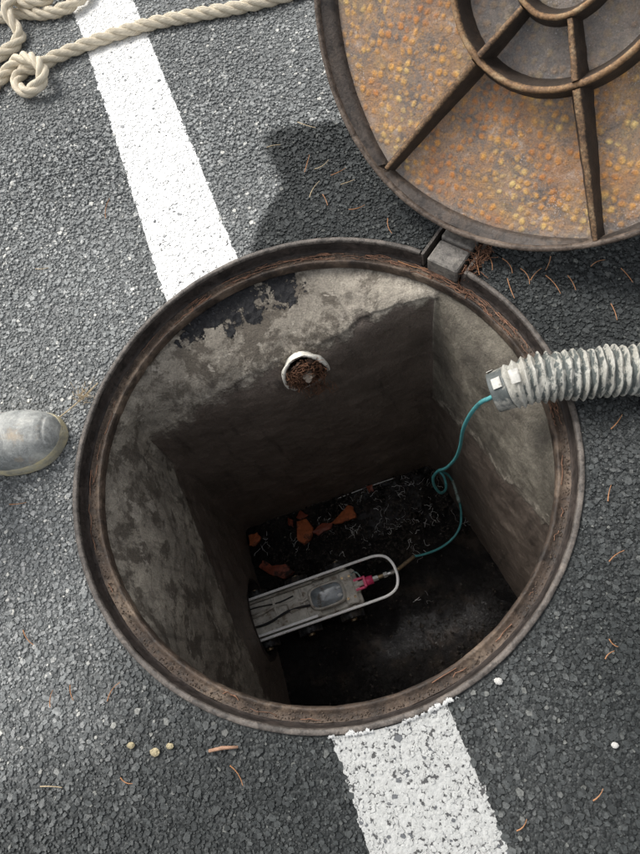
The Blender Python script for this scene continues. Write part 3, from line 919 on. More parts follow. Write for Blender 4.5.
def lune(a0, a1):
    """sloped pad between the plate and the rim"""
    n, m = 60, 7; rows = []
    for j in range(m):
        t = j/(m-1); row = []
        for i in range(n+1):
            a = a0+R(1.2)+(a1-a0-R(2.4))*i/n; am = (a0+a1)/2
            chord = .372*math.cos(R(30))/math.cos(a-am)
            ri = .24*chord + .76*.3740
            r = ri+(.3765-ri)*t
            z = (.0085 if j else -.0005) + .009*t if j else -.0005
            if j == 1: r = ri+.0006; z = .0075
            row.append((r*math.cos(a)+HX*(1-t), r*math.sin(a)+HY*(1-t), z))
        rows.append(row)
    P = np.array(rows); P += (vnoise(P, 40, 3, 94)*.0008)[..., None]
    grid_np('edge_pad', P, M['lune'], cover, True)
build_cover()
# hinge arm, in the pocket of the frame (world shape expressed in cover space)
IM = LM.inverted()
def to_cover(V): return [tuple(IM @ Vector(v)) for v in V]
def hblock(r0, r1, t, z0, z1, b=.002):
    V, F = box((r0+r1)/2, 0, (z0+z1)/2, r1-r0, 2*t, z1-z0, 0, b)
    return [hp(x, y, z) for x, y, z in V], F
arm = join([hblock(.404, .452, .0305, -.028, .006, .0025)])
mesh('hinge_arm', to_cover(arm[0]), arm[1], M['hinge'], cover)
V, F = hblock(.4535, .4800, .0315, -.026, .012, .003)
mesh('hinge_knuckle', to_cover(V), F, M['hinge'], cover)
V = [hp(.470, -.028, .006), hp(.470, .028, .006), hp(.486, .028, .034), hp(.486, -.028, .034), hp(.482, -.028, -.006), hp(.482, .028, -.006), hp(.500, .028, .022), hp(.500, -.028, .022)]
mesh('hinge_web', to_cover(V), [(0, 1, 2, 3), (7, 6, 5, 4), (0, 4, 5, 1), (1, 5, 6, 2), (2, 6, 7, 3), (3, 7, 4, 0)], M['lune'], cover)

# ------------------------------------------------------------ ropes
def make_rope(name, path, rad, label, twist=.115, seed=0):
    path = catmull(path, .005); fr = frames(path)
    root = empty(name, tuple(path[0]), label, 'rope')
    org = path[0]
    L = [0.0]
    for a, b in zip(path[:-1], path[1:]): L.append(L[-1]+(b-a).length)
    for s in range(3):
        rows, al, ar = [], [], []; n = 12
        for i, p in enumerate(path):
            ph = 2*math.pi*(L[i]/(twist*rad/.0145)+s/3)
            c = p + (fr[i][1]*math.cos(ph)+fr[i][2]*math.sin(ph))*rad*.50 - org
            row = []
            for k in range(n):
                t = 2*math.pi*k/n
                q = rad*.56*(1+.05*math.sin(3*t+L[i]*300+seed))
                row.append(tuple(c+(fr[i][1]*math.cos(t)+fr[i][2]*math.sin(t))*q)); al.append((L[i]+.31*s+k*.0009)*1.0); ar.append(k/n+L[i]*9)
            rows.append(row)
        P = np.array(rows)
        grid_np('strand', P, M['rope'], root, True, True, {'along': np.array(al), 'around': np.array(ar)})
    # stray fibres
    r_ = random.Random(seed); parts = []
    for i in range(int(L[-1]*170)):
        k = r_.randrange(1, len(path)-1); t = r_.uniform(-.6, 3.7)
        d = (fr[k][1]*math.cos(t)+fr[k][2]*math.sin(t)); p = path[k]+d*rad*.93-org
        parts.append(tube([p, p+d*.002+fr[k][0]*.004, p+d*r_.uniform(.002, .005)+fr[k][0]*.009], .00022, 3, False))
    V, F = join(parts); tag(mesh('stray_fibres', V, F, M['rope'], root), kind='stuff')
    return root
RR = .0140
hi = RR*2.9
make_rope('rope', [(0.1672, 1.2144, 0.0140), (0.0110, 1.1387, 0.0140), (-0.1248, 1.0918, 0.0140), (-0.2412, 1.0702, 0.0140), (-0.3377, 1.0641, 0.0140), (-0.4605, 1.0521, 0.0140), (-0.5583, 1.0284, 0.0140), (-0.6310, 1.0035, 0.0140), (-0.6830, 0.9806, 0.0150), (-0.7126, 0.9584, 0.0180),
                   (-0.7427, 0.9515, 0.0140), (-0.7650, 0.9450, 0.0140), (-0.7754, 0.9238, 0.0140), (-0.7663, 0.8945, 0.0160), (-0.7389, 0.8704, 0.0200), (-0.7085, 0.8687, 0.0260), (-0.6892, 0.8847, 0.0340), (-0.6893, 0.9064, 0.0420), (-0.7099, 0.9323, 0.0440), (-0.7451, 0.9572, 0.0360), (-0.7828, 0.9680, 0.0240), (-0.8086, 0.9501, 0.0150), (-0.8275, 0.9181, 0.0140), (-0.8792, 0.8360, 0.0140), (-0.9891, 0.7565, 0.0140)],
          RR, 'single pale twisted rope lying across the white line with one small hitch loop', seed=1)
make_rope('rope', [(-1.0315, 1.0560, 0.0140), (-0.9414, 1.1411, 0.0140), (-0.8802, 1.1486, 0.0140), (-0.8306, 1.1543, 0.0140), (-0.7709, 1.1402, 0.0140), (-0.7196, 1.1391, 0.0160), (-0.6818, 1.1515, 0.0200), (-0.6519, 1.1890, 0.0200), (-0.6417, 1.2589, 0.0160), (-0.6885, 1.3214, 0.0160),
                   (-0.7275, 1.2549, 0.0200), (-0.7397, 1.1735, 0.0320), (-0.7782, 1.1562, 0.0340), (-0.8201, 1.1674, 0.0340), (-0.8626, 1.2052, 0.0360), (-0.8728, 1.2533, 0.0400), (-0.8344, 1.2652, 0.0420), (-0.8195, 1.1970, 0.0460), (-0.8376, 1.1499, 0.0460), (-0.8380, 1.1201, 0.0420), (-0.8217, 1.0945, 0.0280), (-0.8070, 1.0698, 0.0160), (-0.8161, 1.0361, 0.0140), (-0.8429, 1.0131, 0.0140), (-0.8963, 0.9673, 0.0140), (-1.0039, 0.8837, 0.0140)],
          RR, 'heaped coil of pale twisted rope at the top left corner', seed=2)

# ------------------------------------------------------------ boot
def make_boot():
    root = empty('rubber_boot', (-0.4466, 0.0201, 0.0000), 'scuffed grey rubber boot, its rounded toe pointing at the open shaft', 'boot')
    ang = R(8)
    root.rotation_euler = (0, 0, ang)
    # sections along x (toe tip at x = 0, heel at x = -.30): x, half width, height, centre y
    sec = [(-.0015, .012, .030, .004), (-.006, .022, .042, .003), (-.014, .0325, .052, .002), (-.026, .0415, .061, .000), (-.045, .0485, .068, -.002), (-.070, .0525, .073, -.003), (-.100, .0520, .080, -.004), (-.130, .0480, .092, -.003),
           (-.160, .0440, .112, .0), (-.190, .0430, .135, .0), (-.225, .0440, .150, .0), (-.262, .0420, .150, .0), (-.288, .0330, .140, .0), (-.300, .0180, .120, .0)]
    def section(x, w, h, cy, z0, n=36):
        row = []
        for k in range(n+1):
            t = math.pi*k/n; e = .72
            cx_, sx_ = math.cos(t), math.sin(t)
            row.append((x, cy+w*math.copysign(abs(cx_)**e, cx_), z0+(h-z0)*abs(sx_)**.80))
        return row
    # interpolate
    xs = np.array([s[0] for s in sec])[::-1]; xi = np.concatenate([np.linspace(-.300, -.05, 70), np.linspace(-.048, -.0015, 34)])
    W = np.interp(xi, xs, [s[1] for s in sec][::-1]); Hh = np.interp(xi, xs, [s[2] for s in sec][::-1]); Cy = np.interp(xi, xs, [s[3] for s in sec][::-1])
    def smooth(a):
        for _ in range(3): a[1:-1] = (a[:-2]+2*a[1:-1]+a[2:])/4
        return a
    W, Hh, Cy = smooth(W), smooth(Hh), smooth(Cy)
    P = np.array([section(x, w, h, c, .020) for x, w, h, c in zip(xi, W, Hh, Cy)])
    P[..., 2] += vnoise(P, 22, 3, 100)*.0026
    P[..., 2] -= np.exp(-((P[..., 0]+.082+.25*P[..., 1])/.004)**2)*.0022*(P[..., 2] > .04) + np.exp(-((P[..., 0]+.100-.2*P[..., 1])/.005)**2)*.003*(P[..., 2] > .04)
    # toe cap seam: a shallow groove
    g = np.exp(-((P[..., 0]+.017-.10*(P[..., 1]-.0)**2*20)/.0022)**2)
    P[..., 2] -= g*.0022*(P[..., 2] > .03)
    up = grid_np('upper', P, M['boot'], root, True)
    tipc = P[-1].mean(0)
    tip = mesh('toe_front', [tuple(p) for p in P[-1]], [tuple(range(len(P[-1])))], M['boot'], up, True)
    # leg shaft rising from the ankle
    V, F = [], []; n = 40; L = 26
    for i in range(L+1):
        t = i/L; z = .105+.235*t; rx = .060+.012*t+.004*math.sin(t*9); ry = .044+.020*t
        for k in range(n):
            a = 2*math.pi*k/n; V.append((-.232-.006*t+rx*math.cos(a), ry*math.sin(a), z))
    for i in range(L):
        for k in range(n): F.append((i*n+k, i*n+(k+1) % n, (i+1)*n+(k+1) % n, (i+1)*n+k))
    mesh('leg_shaft', V, F, M['boot'], root, True)
    # welt and sole
    def outline(off, z, n=48):
        pts = []
        for x, w, c in list(zip(xi, W, Cy))[::2]: pts.append((x, c+w+off, z))
        pts.append((off, Cy[-1], z))
        for x, w, c in list(zip(xi, W, Cy))[::-2]: pts.append((x, c-w-off, z))
        return pts
    rows = [outline(-.002, .0), outline(.003, .001), outline(.0045, .006), outline(.0045, .016), outline(.0025, .022), outline(-.003, .0245)]
    P2 = np.array(rows); grid_np('sole', P2, M['welt'], root, False, True)
M['welt'] = simple('boot_welt', (.33, .31, .24), .7, dirt=(.48, .42, .26), dscale=40, dlo=.45, dhi=.6)
make_boot()


# ------------------------------------------------------------ corrugated hose
hose_path = catmull([(.289, .088, .026), (.330, .098, .041), (.385, .107, .0475), (.44, .111, .0475), (.50, .113, .0475), (.60, .112, .0475), (.75, .095, .0475), (.95, .04, .0475), (1.2, -.08, .0475), (1.5, -.25, .0475)], .001)
def make_hose():
    root = empty('duct_hose', tuple(hose_path[0]), 'grey corrugated duct hose with worn pale ridges, its cuffed end hanging over the shaft', 'hose')
    fr = frames(hose_path); org = hose_path[0]; n = 56
    L = [0.0]
    for a, b in zip(hose_path[:-1], hose_path[1:]): L.append(L[-1]+(b-a).length)
    rows, ridge = [], []; pitch = .0116
    i0 = next(i for i, l in enumerate(L) if l > .020)
    sel = [i for i in range(i0, len(L)) if L[i] < .5 or i % 3 == 0]
    for i in sel:
        l = L[i]; row = []; q_ = []
        for k in range(n):
            t = 2*math.pi*k/n
            wob_ = .22*math.sin(2*t+l*38)+.16*math.sin(3*t-l*61+1)
            f = (l/pitch + .10*wob_) % 1.0
            tooth = 1-abs(2*f-1)                # pointed wire ridges
            amp = .0066*min(1, (l-.012)/.03)*(1+.30*math.sin(l*47+t)+.25*math.sin(l*131+2*t))
            base = .0318+.0012*min(1, (l-.02)/.03)
            rad = base + amp*tooth**1.25 + .0010*math.sin(5*t+l*120)
            row.append(tuple(hose_path[i]-org+(fr[i][1]*math.cos(t)+fr[i][2]*math.sin(t))*rad)); q_.append(tooth)
        rows.append(row); ridge.append(q_)
    P = np.array(rows); P += (vnoise(P, 90, 2, 120)*.0012)[..., None]
    pale = np.array([[1-float(sstep(.035, .075, L[i] + .008*math.sin(k*.9+i*.05)))]*1 for i in sel for k in range(n)]).reshape(len(sel), n)
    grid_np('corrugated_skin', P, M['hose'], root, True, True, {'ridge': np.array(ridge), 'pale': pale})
    def ringmesh(name, l0, l1, r0, r1, mat, thick=.003, a0=0, a1=2*math.pi, nn=56):
        rows = []
        ii = [i for i in range(len(L)) if l0 <= L[i] <= l1]
        ii = ii[::2] if len(ii) > 10 else ii
        full = a1-a0 > 6.2
        def row(i, r): return [tuple(hose_path[i]-org+(fr[i][1]*math.cos(t)+fr[i][2]*math.sin(t))*r) for t in [a0+(a1-a0)*k/(nn if full else nn-1) for k in range(nn)]]
        rows.append(row(ii[0], r0-thick))
        for i in ii:
            t = (L[i]-l0)/(l1-l0); rows.append(row(i, r0+(r1-r0)*t))
        rows.append(row(ii[-1], r1-thick))
        grid_np(name, np.array(rows), mat, root, True, full)
    ringmesh('cuff', -.001, .026, .0315, .0340, M['cuff'], .005)
    ringmesh('cuff_lining', -.001, .024, .0265, .0265, M['recess'], -.004)
    ringmesh('tape_label', .008, .022, .0355, .0362, M['tape'], .001, R(-14), R(14), 10)
    ringmesh('tape_label', .0335, .045, .0432, .0440, M['tape'], .001, R(-12), R(18), 10)
    ringmesh('tape_label', .002, .013, .0350, .0356, M['tape'], .001, R(-92), R(-52), 10)
make_hose()

# ------------------------------------------------------------ crawler and its cable
CR = empty('inspection_crawler', tuple(uvz(-.15, -.104, -.935)), 'wheeled pipe inspection crawler with white bail rail standing in the black sludge', 'inspection robot')
CR.rotation_euler = (0, 0, R(21.5))
def build_crawler():
    # local x along the shaft floor (cable end at +x), z up from the wheel bottoms
    T = lambda parts: join(parts)
    V, F = box(-.115, 0, .036, .41, .106, .034, 0, .006); mesh('chassis', V, F, M['mud'], CR)
    V, F = box(-.17, 0, .0600, .27, .098, .013, 0, .004); mesh('top_deck', V, F, M['mud'], CR)
    # front block with bolts
    V, F = box(.062, 0, .058, .036, .096, .030, 0, .004); blk = mesh('front_block', V, F, M['mud'], CR)
    for sx_, sy_ in ((.052, .030), (.052, -.030), (.073, .030), (.073, -.030)):
        V, F = cyl((sx_, sy_, .073), (sx_, sy_, .0765), .0042, n=8); mesh('bolt', V, F, M['brass'], blk)
    # camera housing with window; two pale domes painted as its bright highlights
    V, F = [], []; n = 48; outl = []
    for k in range(n):
        t = 2*math.pi*k/n; e = .55; cx0, sx0 = math.cos(t), math.sin(t)
        outl.append((-.004+.052*math.copysign(abs(cx0)**e, cx0), .033*math.copysign(abs(sx0)**e, sx0)))
    for s, z in ((1.08, .060), (1.08, .074), (1.0, .079)):
        V += [(-.004+(x+.004)*s, y*s, z) for x, y in outl]
    F = [(l*n+k, l*n+(k+1) % n, (l+1)*n+(k+1) % n, (l+1)*n+k) for l in range(2) for k in range(n)]
    V += [(-.004+(x+.004)*.90, y*.88, .077) for x, y in outl]
    F += [(2*n+k, 2*n+(k+1) % n, 3*n+(k+1) % n, 3*n+k) for k in range(n)]
    hs_ = mesh('camera_housing', V, F, M['mud'], CR, False)
    rows = []
    for q, z in ((.90, .0772), (.7, .0806), (.4, .0822), (.02, .0826)):
        rows.append([(-.004+(x+.004)*q, y*.98*q, z) for x, y in outl])
    grid_np('window', np.array(rows), M['glass'], hs_, True, True)
    for yy in (.009, -.012):
        V, F = lathe([(.0001, .0045), (.004, .0035), (.0062, 0), (.0068, -.002)], 14)
        V = [(x*1.25+.032, y*.8+yy, z+.0815) for x, y, z in V]; mesh('highlight_dome', V, F, M['lens'], hs_, True)
    # hoses and cable lying on the deck
    V, F = tube(catmull([(-.30, .018, .069), (-.22, .010, .072), (-.15, .020, .071), (-.09, .006, .073), (-.058, .010, .074)], .006), .0042, 8); mesh('wire', V, F, M['mud'], CR, True)
    V, F = tube(catmull([(-.30, -.012, .069), (-.20, -.020, .071), (-.12, -.006, .073), (-.055, -.012, .074)], .006), .0036, 8); mesh('wire', V, F, M['rubber'], CR, True)
    V, F = box(-.105, .004, .070, .040, .034, .012, .15, .004); mesh('gearbox', V, F, M['mud'], CR)
    for q in range(2):
        V, F = tube(catmull([(-.29+q*.012, .030-q*.011, .068), (-.22, .034-q*.016, .070+.002*(q % 2)), (-.15, .026-q*.010, .069), (-.10-.01*q, .030-q*.014, .070)], .008), .0022+.0006*(q % 3), 6); mesh('wire', V, F, M['mud'] if q % 2 else M['rubber'], CR, True)
    for x in (-.24, -.16, -.075):
        V, F = box(x, 0, .0700, .007, .090, .006, .05, .001); mesh('deck_strap', V, F, M['mud'], CR)
    # bail rail
    pts = [(-.31, .060, .080), (-.20, .060, .080), (0, .060, .080), (.12, .060, .080), (.165, .058, .080), (.192, .046, .080), (.205, .022, .080), (.207, 0, .080), (.205, -.022, .080), (.192, -.046, .080), (.165, -.058, .080), (.12, -.060, .080), (0, -.060, .080), (-.20, -.060, .080), (-.31, -.060, .080)]
    V, F = tube(catmull(pts, .008), .0042, 10); mesh('bail_rail', V, F, M['rail'], CR, True)
    for x in (-.25, -.02, .06):
        for s in (-1, 1):
            V, F = box(x, s*.0575, .062, .012, .010, .030, 0, .002); mesh('rail_post', V, F, M['mud'], CR)
    V, F = box(-.165, -.047, .080, .24, .0075, .004, 0, .0015); mesh('flat_bar', V, F, M['rail'], CR)
    V, F = box(-.165, .050, .074, .26, .005, .012, 0, .0015); mesh('flat_bar', V, F, M['mud'], CR)
    # side plates
    for s in (-1, 1):
        V, F = box(-.12, s*.0570, .048, .38, .006, .030, 0, .002); mesh('side_plate', V, F, M['mud'], CR)
    # wheels
    for x in (.045, -.085, -.215):
        for s in (-1, 1):
            prof = [(.0295, -.010), (.0325, -.009), (.0330, 0), (.0325, .009), (.0295, .010), (.018, .0105), (.018, -.0105), (.0295, -.010)]
            V, F = lathe(prof, 36); V = [(x+a, s*.073+c, .033+b) for a, b, c in V]
            w = mesh('wheel', V, F, M['rubber'], CR, True)
            knobs = []
            for k in range(16):
                a = 2*math.pi*k/16; v, f = box(0, 0, 0, .005, .019, .003)
                knobs.append(([(x+(.0337+pz)*math.cos(a)-px_*math.sin(a), s*.073+py, .033+(.0337+pz)*math.sin(a)+px_*math.cos(a)) for px_, py, pz in v], f))
            V, F = join(knobs); tag(mesh('tread', V, F, M['rubber'], w), kind='stuff')
            V, F = cyl((x, s*.058, .033), (x, s*.089, .033), .0125, .0100, 18); mesh('hub', V, F, M['brass'], w)
    # pink plug, its clamp and the connectors through the bail
    V, F = cyl((.108, 0, .066), (.136, 0, .066), .0125, n=20); mesh('pink_plug', V, F, M['pink'], CR, True)
    V, F = join([box(.096, .014, .066, .030, .007, .012, 0, .001), box(.096, -.014, .066, .030, .007, .012, 0, .001), box(.112, 0, .0785, .008, .032, .006, 0, .001)]); mesh('plug_clamp', V, F, M['pink'], CR)
    V, F = join([box(.086, 0, .060, .014, .040, .018, 0, .002), cyl((.080, 0, .066), (.110, 0, .066), .008, n=14)]); mesh('socket', V, F, M['mud'], CR)
    V, F = tube(catmull([(.078, .030, .070), (.090, .036, .076), (.100, .028, .080), (.104, .016, .078)], .003), .0022, 6); mesh('wire', V, F, M['cable_grip'], CR, True)
    segs = [(.136, .152, .0085, 'steel'), (.153, .168, .0060, 'brass'), (.169, .180, .0085, 'steel'), (.181, .190, .0055, 'steel')]
    for a, b, r_, m in segs:
        V, F = cyl((a, 0, .066), (b, 0, .066), r_, n=6 if r_ > .008 else 16); mesh('connector', V, F, M[m], CR)
build_crawler()

def cr_w(x, y, z):
    c = Vector(CR.location); p = uvz(0, 0, 0)
    return tuple(c + Uv*x + Vv_*y + Vector((0, 0, z)))
cable = empty('cable', (0.2851, 0.0735, 0.0450), 'thin teal cable dropping from the hose mouth to the crawler with one loop', 'cable')
co = Vector(cable.location)
def rel(path): return [p-co for p in path]
cp1 = catmull([(.330, .092, .046), (.300, .084, .043), (0.2829, 0.0757, 0.0360), (0.2696, 0.0775, 0.0120), (0.2582, 0.0857, -0.0600), (0.2512, 0.0954, -0.1600), (0.2501, 0.0993, -0.2700), (0.2439, 0.1087, -0.3800), (0.2262, 0.1150, -0.4700), (0.2082, 0.1253, -0.5300), (0.1962, 0.1216, -0.5800), (0.2013, 0.1117, -0.6300), (0.2170, 0.1063, -0.6700), (0.2308, 0.1283, -0.7000), (0.2260, 0.1649, -0.7200), (0.2154, 0.1820, -0.7300), (0.2351, 0.1853, -0.7600), (0.2497, 0.1764, -0.7900)], .006)
V, F = tube(rel(cp1), .0036, 10); mesh('cable_upper', V, F, M['cable'], cable, True)
cp2 = catmull([(0.2497, 0.1794, -0.7900), (0.2589, 0.1640, -0.8200), (0.2713, 0.1296, -0.8600)], .005)
V, F = tube(rel(cp2), lambda i: .0062-.0015*abs(math.sin(i*.9)), 12); mesh('cable_joint', V, F, M['cable_grip'], cable, True)
cp3 = catmull([(0.2713, 0.1356, -0.8600), (0.2779, 0.1068, -0.8900), (0.2754, 0.0700, -0.9150), (0.2549, 0.0353, -0.9250), (0.2167, 0.0042, -0.9250), (0.1729, -0.0168, -0.9150), (0.1413, -0.0284, -0.8950)], .005)
V, F = tube(rel(cp3), .0034, 10); mesh('cable_lower', V, F, M['cable'], cable, True)
e0 = Vector(cr_w(.212, .002, .066)); e1 = cp3[-1]
V, F = tube(rel(catmull([tuple(e1), tuple(e1*.5+e0*.5), tuple(e0)], .004)), .0055, 12); mesh('cable_boot', V, F, M['brass'], cable, True)
V, F = cyl(tuple(e0-co), tuple(Vector(cr_w(.190, 0, .066))-co), .0072, n=8); mesh('cable_plug', V, F, M['steel'], cable)

# ------------------------------------------------------------ broken tile and painted glints on the floor
def flake(name, pts, thick, mat, label, tilt=(0, 0), seed=0):
    c = sum((Vector(p) for p in pts), Vector())/len(pts)
    r_ = random.Random(seed); out = []
    # roughen the outline
    P = [Vector(p)-c for p in pts]
    for a, b in zip(P, P[1:]+P[:1]):
        m = 3
        for i in range(m):
            q = a.lerp(b, i/m); j = .0022 if i else .0008
            out.append(Vector((q.x+r_.uniform(-j, j), q.y+r_.uniform(-j, j), q.x*tilt[0]+q.y*tilt[1])))
    n = len(out)
    V = [tuple(p+Vector((0, 0, -thick/2))) for p in out] + [tuple(p*.95+Vector((0, 0, thick/2+r_.uniform(-.001, .001)))) for p in out]
    V.append((0, 0, thick/2+.002))
    F = [tuple(range(n-1, -1, -1))] + [(k, (k+1) % n, (k+1) % n+n, k+n) for k in range(n)] + [(n+k, n+(k+1) % n, 2*n) for k in range(n)]
    o = mesh(name, V, F, mat); o.location = c
    return tag(o, label, 'tile fragment', 'broken tile fragments along the back of the shaft floor')
Z = -.925
flake('tile_fragment', [(-0.1193, 0.0665, -0.9250), (-0.0955, 0.0924, -0.9250), (-0.0690, 0.1313, -0.9250), (-0.0498, 0.1254, -0.9250), (-0.0356, 0.0878, -0.9250), (-0.0601, 0.0777, -0.9250), (-0.0941, 0.0673, -0.9250)], .008, M['tile1'], 'bright orange tile fragment, the largest one nearest the middle of the back wall', (.2, -.35), 1)
flake('tile_fragment', [(-0.2283, 0.0729, -0.9250), (-0.2003, 0.0864, -0.9250), (-0.1725, 0.0555, -0.9250), (-0.1760, 0.0148, -0.9250), (-0.1936, -0.0044, -0.9250), (-0.2171, 0.0134, -0.9250)], .009, M['tile1'], 'upright reddish orange tile fragment between the other tile pieces', (-.2, -.4), 2)
flake('tile_fragment', [(-0.3802, 0.0238, -0.9250), (-0.3517, 0.0342, -0.9250), (-0.3367, 0.0157, -0.9250), (-0.3500, -0.0130, -0.9250), (-0.3699, -0.0106, -0.9250)], .008, M['tile1'], 'small orange tile fragment in the far left corner of the shaft floor', (.1, -.3), 3)
flake('tile_fragment', [(-0.1746, 0.0398, -0.9250), (-0.1447, 0.0690, -0.9250), (-0.1070, 0.0732, -0.9250), (-0.1183, 0.0509, -0.9250), (-0.1547, 0.0279, -0.9250)], .007, M['tile2'], 'dull red tile fragment touching the bright orange one', (.0, -.2), 4)
flake('tile_fragment', [(-0.3266, -0.0525, -0.9250), (-0.2929, -0.0695, -0.9250), (-0.2491, -0.0616, -0.9250), (-0.2189, -0.0845, -0.9250), (-0.2515, -0.1069, -0.9250), (-0.3033, -0.0942, -0.9250), (-0.3372, -0.0743, -0.9250)], .009, M['tile2'], 'dark red tile fragment lying next to the crawler rail', (.1, .1), 5)
flake('tile_fragment', [(-0.2584, 0.0849, -0.9250), (-0.2382, 0.0758, -0.9250), (-0.2329, 0.0506, -0.9250), (-0.2530, 0.0595, -0.9250)], .007, M['tile2'], 'tiny dark red tile fragment left of the upright one', (.2, -.3), 6)
flake('tile_fragment', [(-0.0115, 0.1906, -0.9250), (0.0104, 0.1943, -0.9250), (0.0142, 0.1749, -0.9250), (-0.0044, 0.1681, -0.9250)], .006, M['tile2'], 'tiny dark red tile fragment alone by the back wall on the right', (.2, .3), 7)
flake('tile_fragment', [(-0.2181, 0.1084, -0.9250), (-0.1911, 0.0931, -0.9250), (-0.2060, 0.0767, -0.9250), (-0.2290, 0.0825, -0.9250)], .006, M['tile2'], 'small red tile chip above the upright fragment', (.1, -.3), 8)
rr = random.Random(5); parts = []  # thin bright strands stand in for glints off the wet sludge
cl = [(rr.uniform(-.02, .26), rr.uniform(.0, .17)) for _ in range(26)] + [(rr.uniform(-.3, .0), rr.uniform(.0, .16)) for _ in range(7)] + [(rr.uniform(.1, .32), rr.uniform(-.2, -.02)) for _ in range(4)]
for cu_, cv_ in cl:
    a0 = rr.uniform(0, 6.28)
    for i in range(rr.randrange(2, 8)):
        u_, v_ = cu_+rr.gauss(0, .016), cv_+rr.gauss(0, .014)
        if u_ < .07 and -.19 < v_ < -.01: continue
        a = a0+rr.gauss(0, .7); p = uvz(u_, v_, FLOOR_Z+.015+rr.uniform(0, .008)); pts = [p]; l = rr.uniform(.003, .009)
        for k in range(rr.randrange(2, 6)):
            a += rr.gauss(0, .8); pts.append(pts[-1]+Vector((math.cos(a)*l, math.sin(a)*l, rr.uniform(-.001, .001))))
        parts.append(tube(pts, rr.uniform(.00010, .00042), 4, False))
V, F = join(parts); tag(mesh('glint_strands', V, F, M['glint']), 'scattered thin pale strands painted as glints on the black sludge', None, kind='stuff')
V, F = tube([uvz(-.045, .178, -.938), uvz(.06, .180, -.936), uvz(.15, .178, -.936)], .0012, 5)
tag(mesh('pale_stalk', V, F, M['glint']), 'thin pale straight stalk lying along the foot of the back wall', 'stalk')

# ------------------------------------------------------------ needles, twig, pebbles on the road
needles = [((-0.0793, 0.7128, 0.0000), (-0.0398, 0.6921, 0.0000)), ((-0.1399, 0.6526, 0.0000), (-0.1104, 0.6548, 0.0000)), ((-0.0347, 0.5852, 0.0000), (-0.0076, 0.6052, 0.0000)), ((-0.0013, 0.5670, 0.0000), (0.0277, 0.5816, 0.0000)), ((0.0198, 0.5429, 0.0000), (0.0468, 0.5527, 0.0000)), ((-0.0399, 0.5166, 0.0000), (-0.0225, 0.5541, 0.0000)),
 ((-0.0545, 0.5795, 0.0000), (-0.0474, 0.6221, 0.0000)), ((-0.0145, 0.5217, 0.0000), (-0.0029, 0.4943, 0.0000)), ((0.0385, 0.4816, 0.0000), (0.0689, 0.4885, 0.0000)), ((0.1133, 0.4549, 0.0000), (0.1216, 0.4204, 0.0000)), ((0.0441, 0.4106, -0.0280), (0.1278, 0.4009, -0.0280)), ((0.3150, 0.3540, 0.0000), (0.3305, 0.3222, 0.0000)),
 ((0.3950, 0.3534, 0.0000), (0.3850, 0.3254, 0.0000)), ((0.4199, 0.3135, 0.0000), (0.4304, 0.2833, 0.0000)), ((0.4828, 0.2559, 0.0000), (0.4889, 0.2238, 0.0000)), ((0.3844, 0.3153, 0.0000), (0.4062, 0.2786, 0.0000)), ((0.3218, 0.3125, 0.0000), (0.3316, 0.2721, 0.0000)), ((0.3442, 0.3317, 0.0000), (0.3574, 0.2987, 0.0000)), ((0.4621, 0.0363, 0.0000), (0.4801, 0.0593, 0.0000)),
 ((0.2707, 0.3524, 0.0000), (0.2751, 0.3211, 0.0000)), ((0.4407, -0.1639, 0.0000), (0.4622, -0.1475, 0.0000)), ((0.4474, -0.0765, 0.0000), (0.4538, -0.0522, 0.0000)), ((0.4310, -0.2681, 0.0000), (0.4415, -0.2777, 0.0000)), ((0.4235, -0.2941, 0.0000), (0.4359, -0.2832, 0.0000)), ((-0.4480, -0.3070, 0.0000), (-0.4230, -0.3282, 0.0000)), ((-0.3743, -0.4143, 0.0000), (-0.3749, -0.3905, 0.0000)),
 ((-0.3482, -0.3815, 0.0000), (-0.3386, -0.4019, 0.0000)), ((-0.2831, -0.3991, 0.0000), (-0.2672, -0.3715, 0.0000)), ((-0.3654, -0.5190, 0.0000), (-0.3305, -0.5170, 0.0000)), ((-0.0832, -0.4666, 0.0000), (-0.0617, -0.4892, 0.0000)), ((-0.2434, -0.4962, 0.0000), (-0.2237, -0.5019, 0.0000)), ((-0.5277, -0.1042, 0.0000), (-0.4958, -0.0999, 0.0000)), ((-0.5994, 0.3839, 0.0000), (-0.5701, 0.3847, 0.0000)),
 ((-0.4670, 0.4987, 0.0000), (-0.4682, 0.5501, 0.0000)), ((0.2882, 0.3661, 0.0000), (0.2973, 0.3302, 0.0000)), ((0.3594, 0.3066, 0.0000), (0.3788, 0.3298, 0.0000)), ((0.4580, 0.3294, 0.0000), (0.4812, 0.3401, 0.0000)), ((0.5048, 0.3228, 0.0000), (0.5205, 0.2945, 0.0000)), ((0.2750, 0.3129, -0.0280), (0.3114, 0.2744, -0.0280)), ((0.3939, -0.4632, 0.0000), (0.4070, -0.4486, 0.0000)), ((0.2996, -0.5055, 0.0000), (0.3125, -0.4910, 0.0000)), ((0.2355, 0.3615, -0.0280), (0.2615, 0.3324, -0.0280)), ((0.1319, 0.3805, -0.0280), (0.1907, 0.3597, -0.0280)), ((-0.0583, 0.4217, -0.0280), (0.0007, 0.4249, -0.0280))]
placed = {}
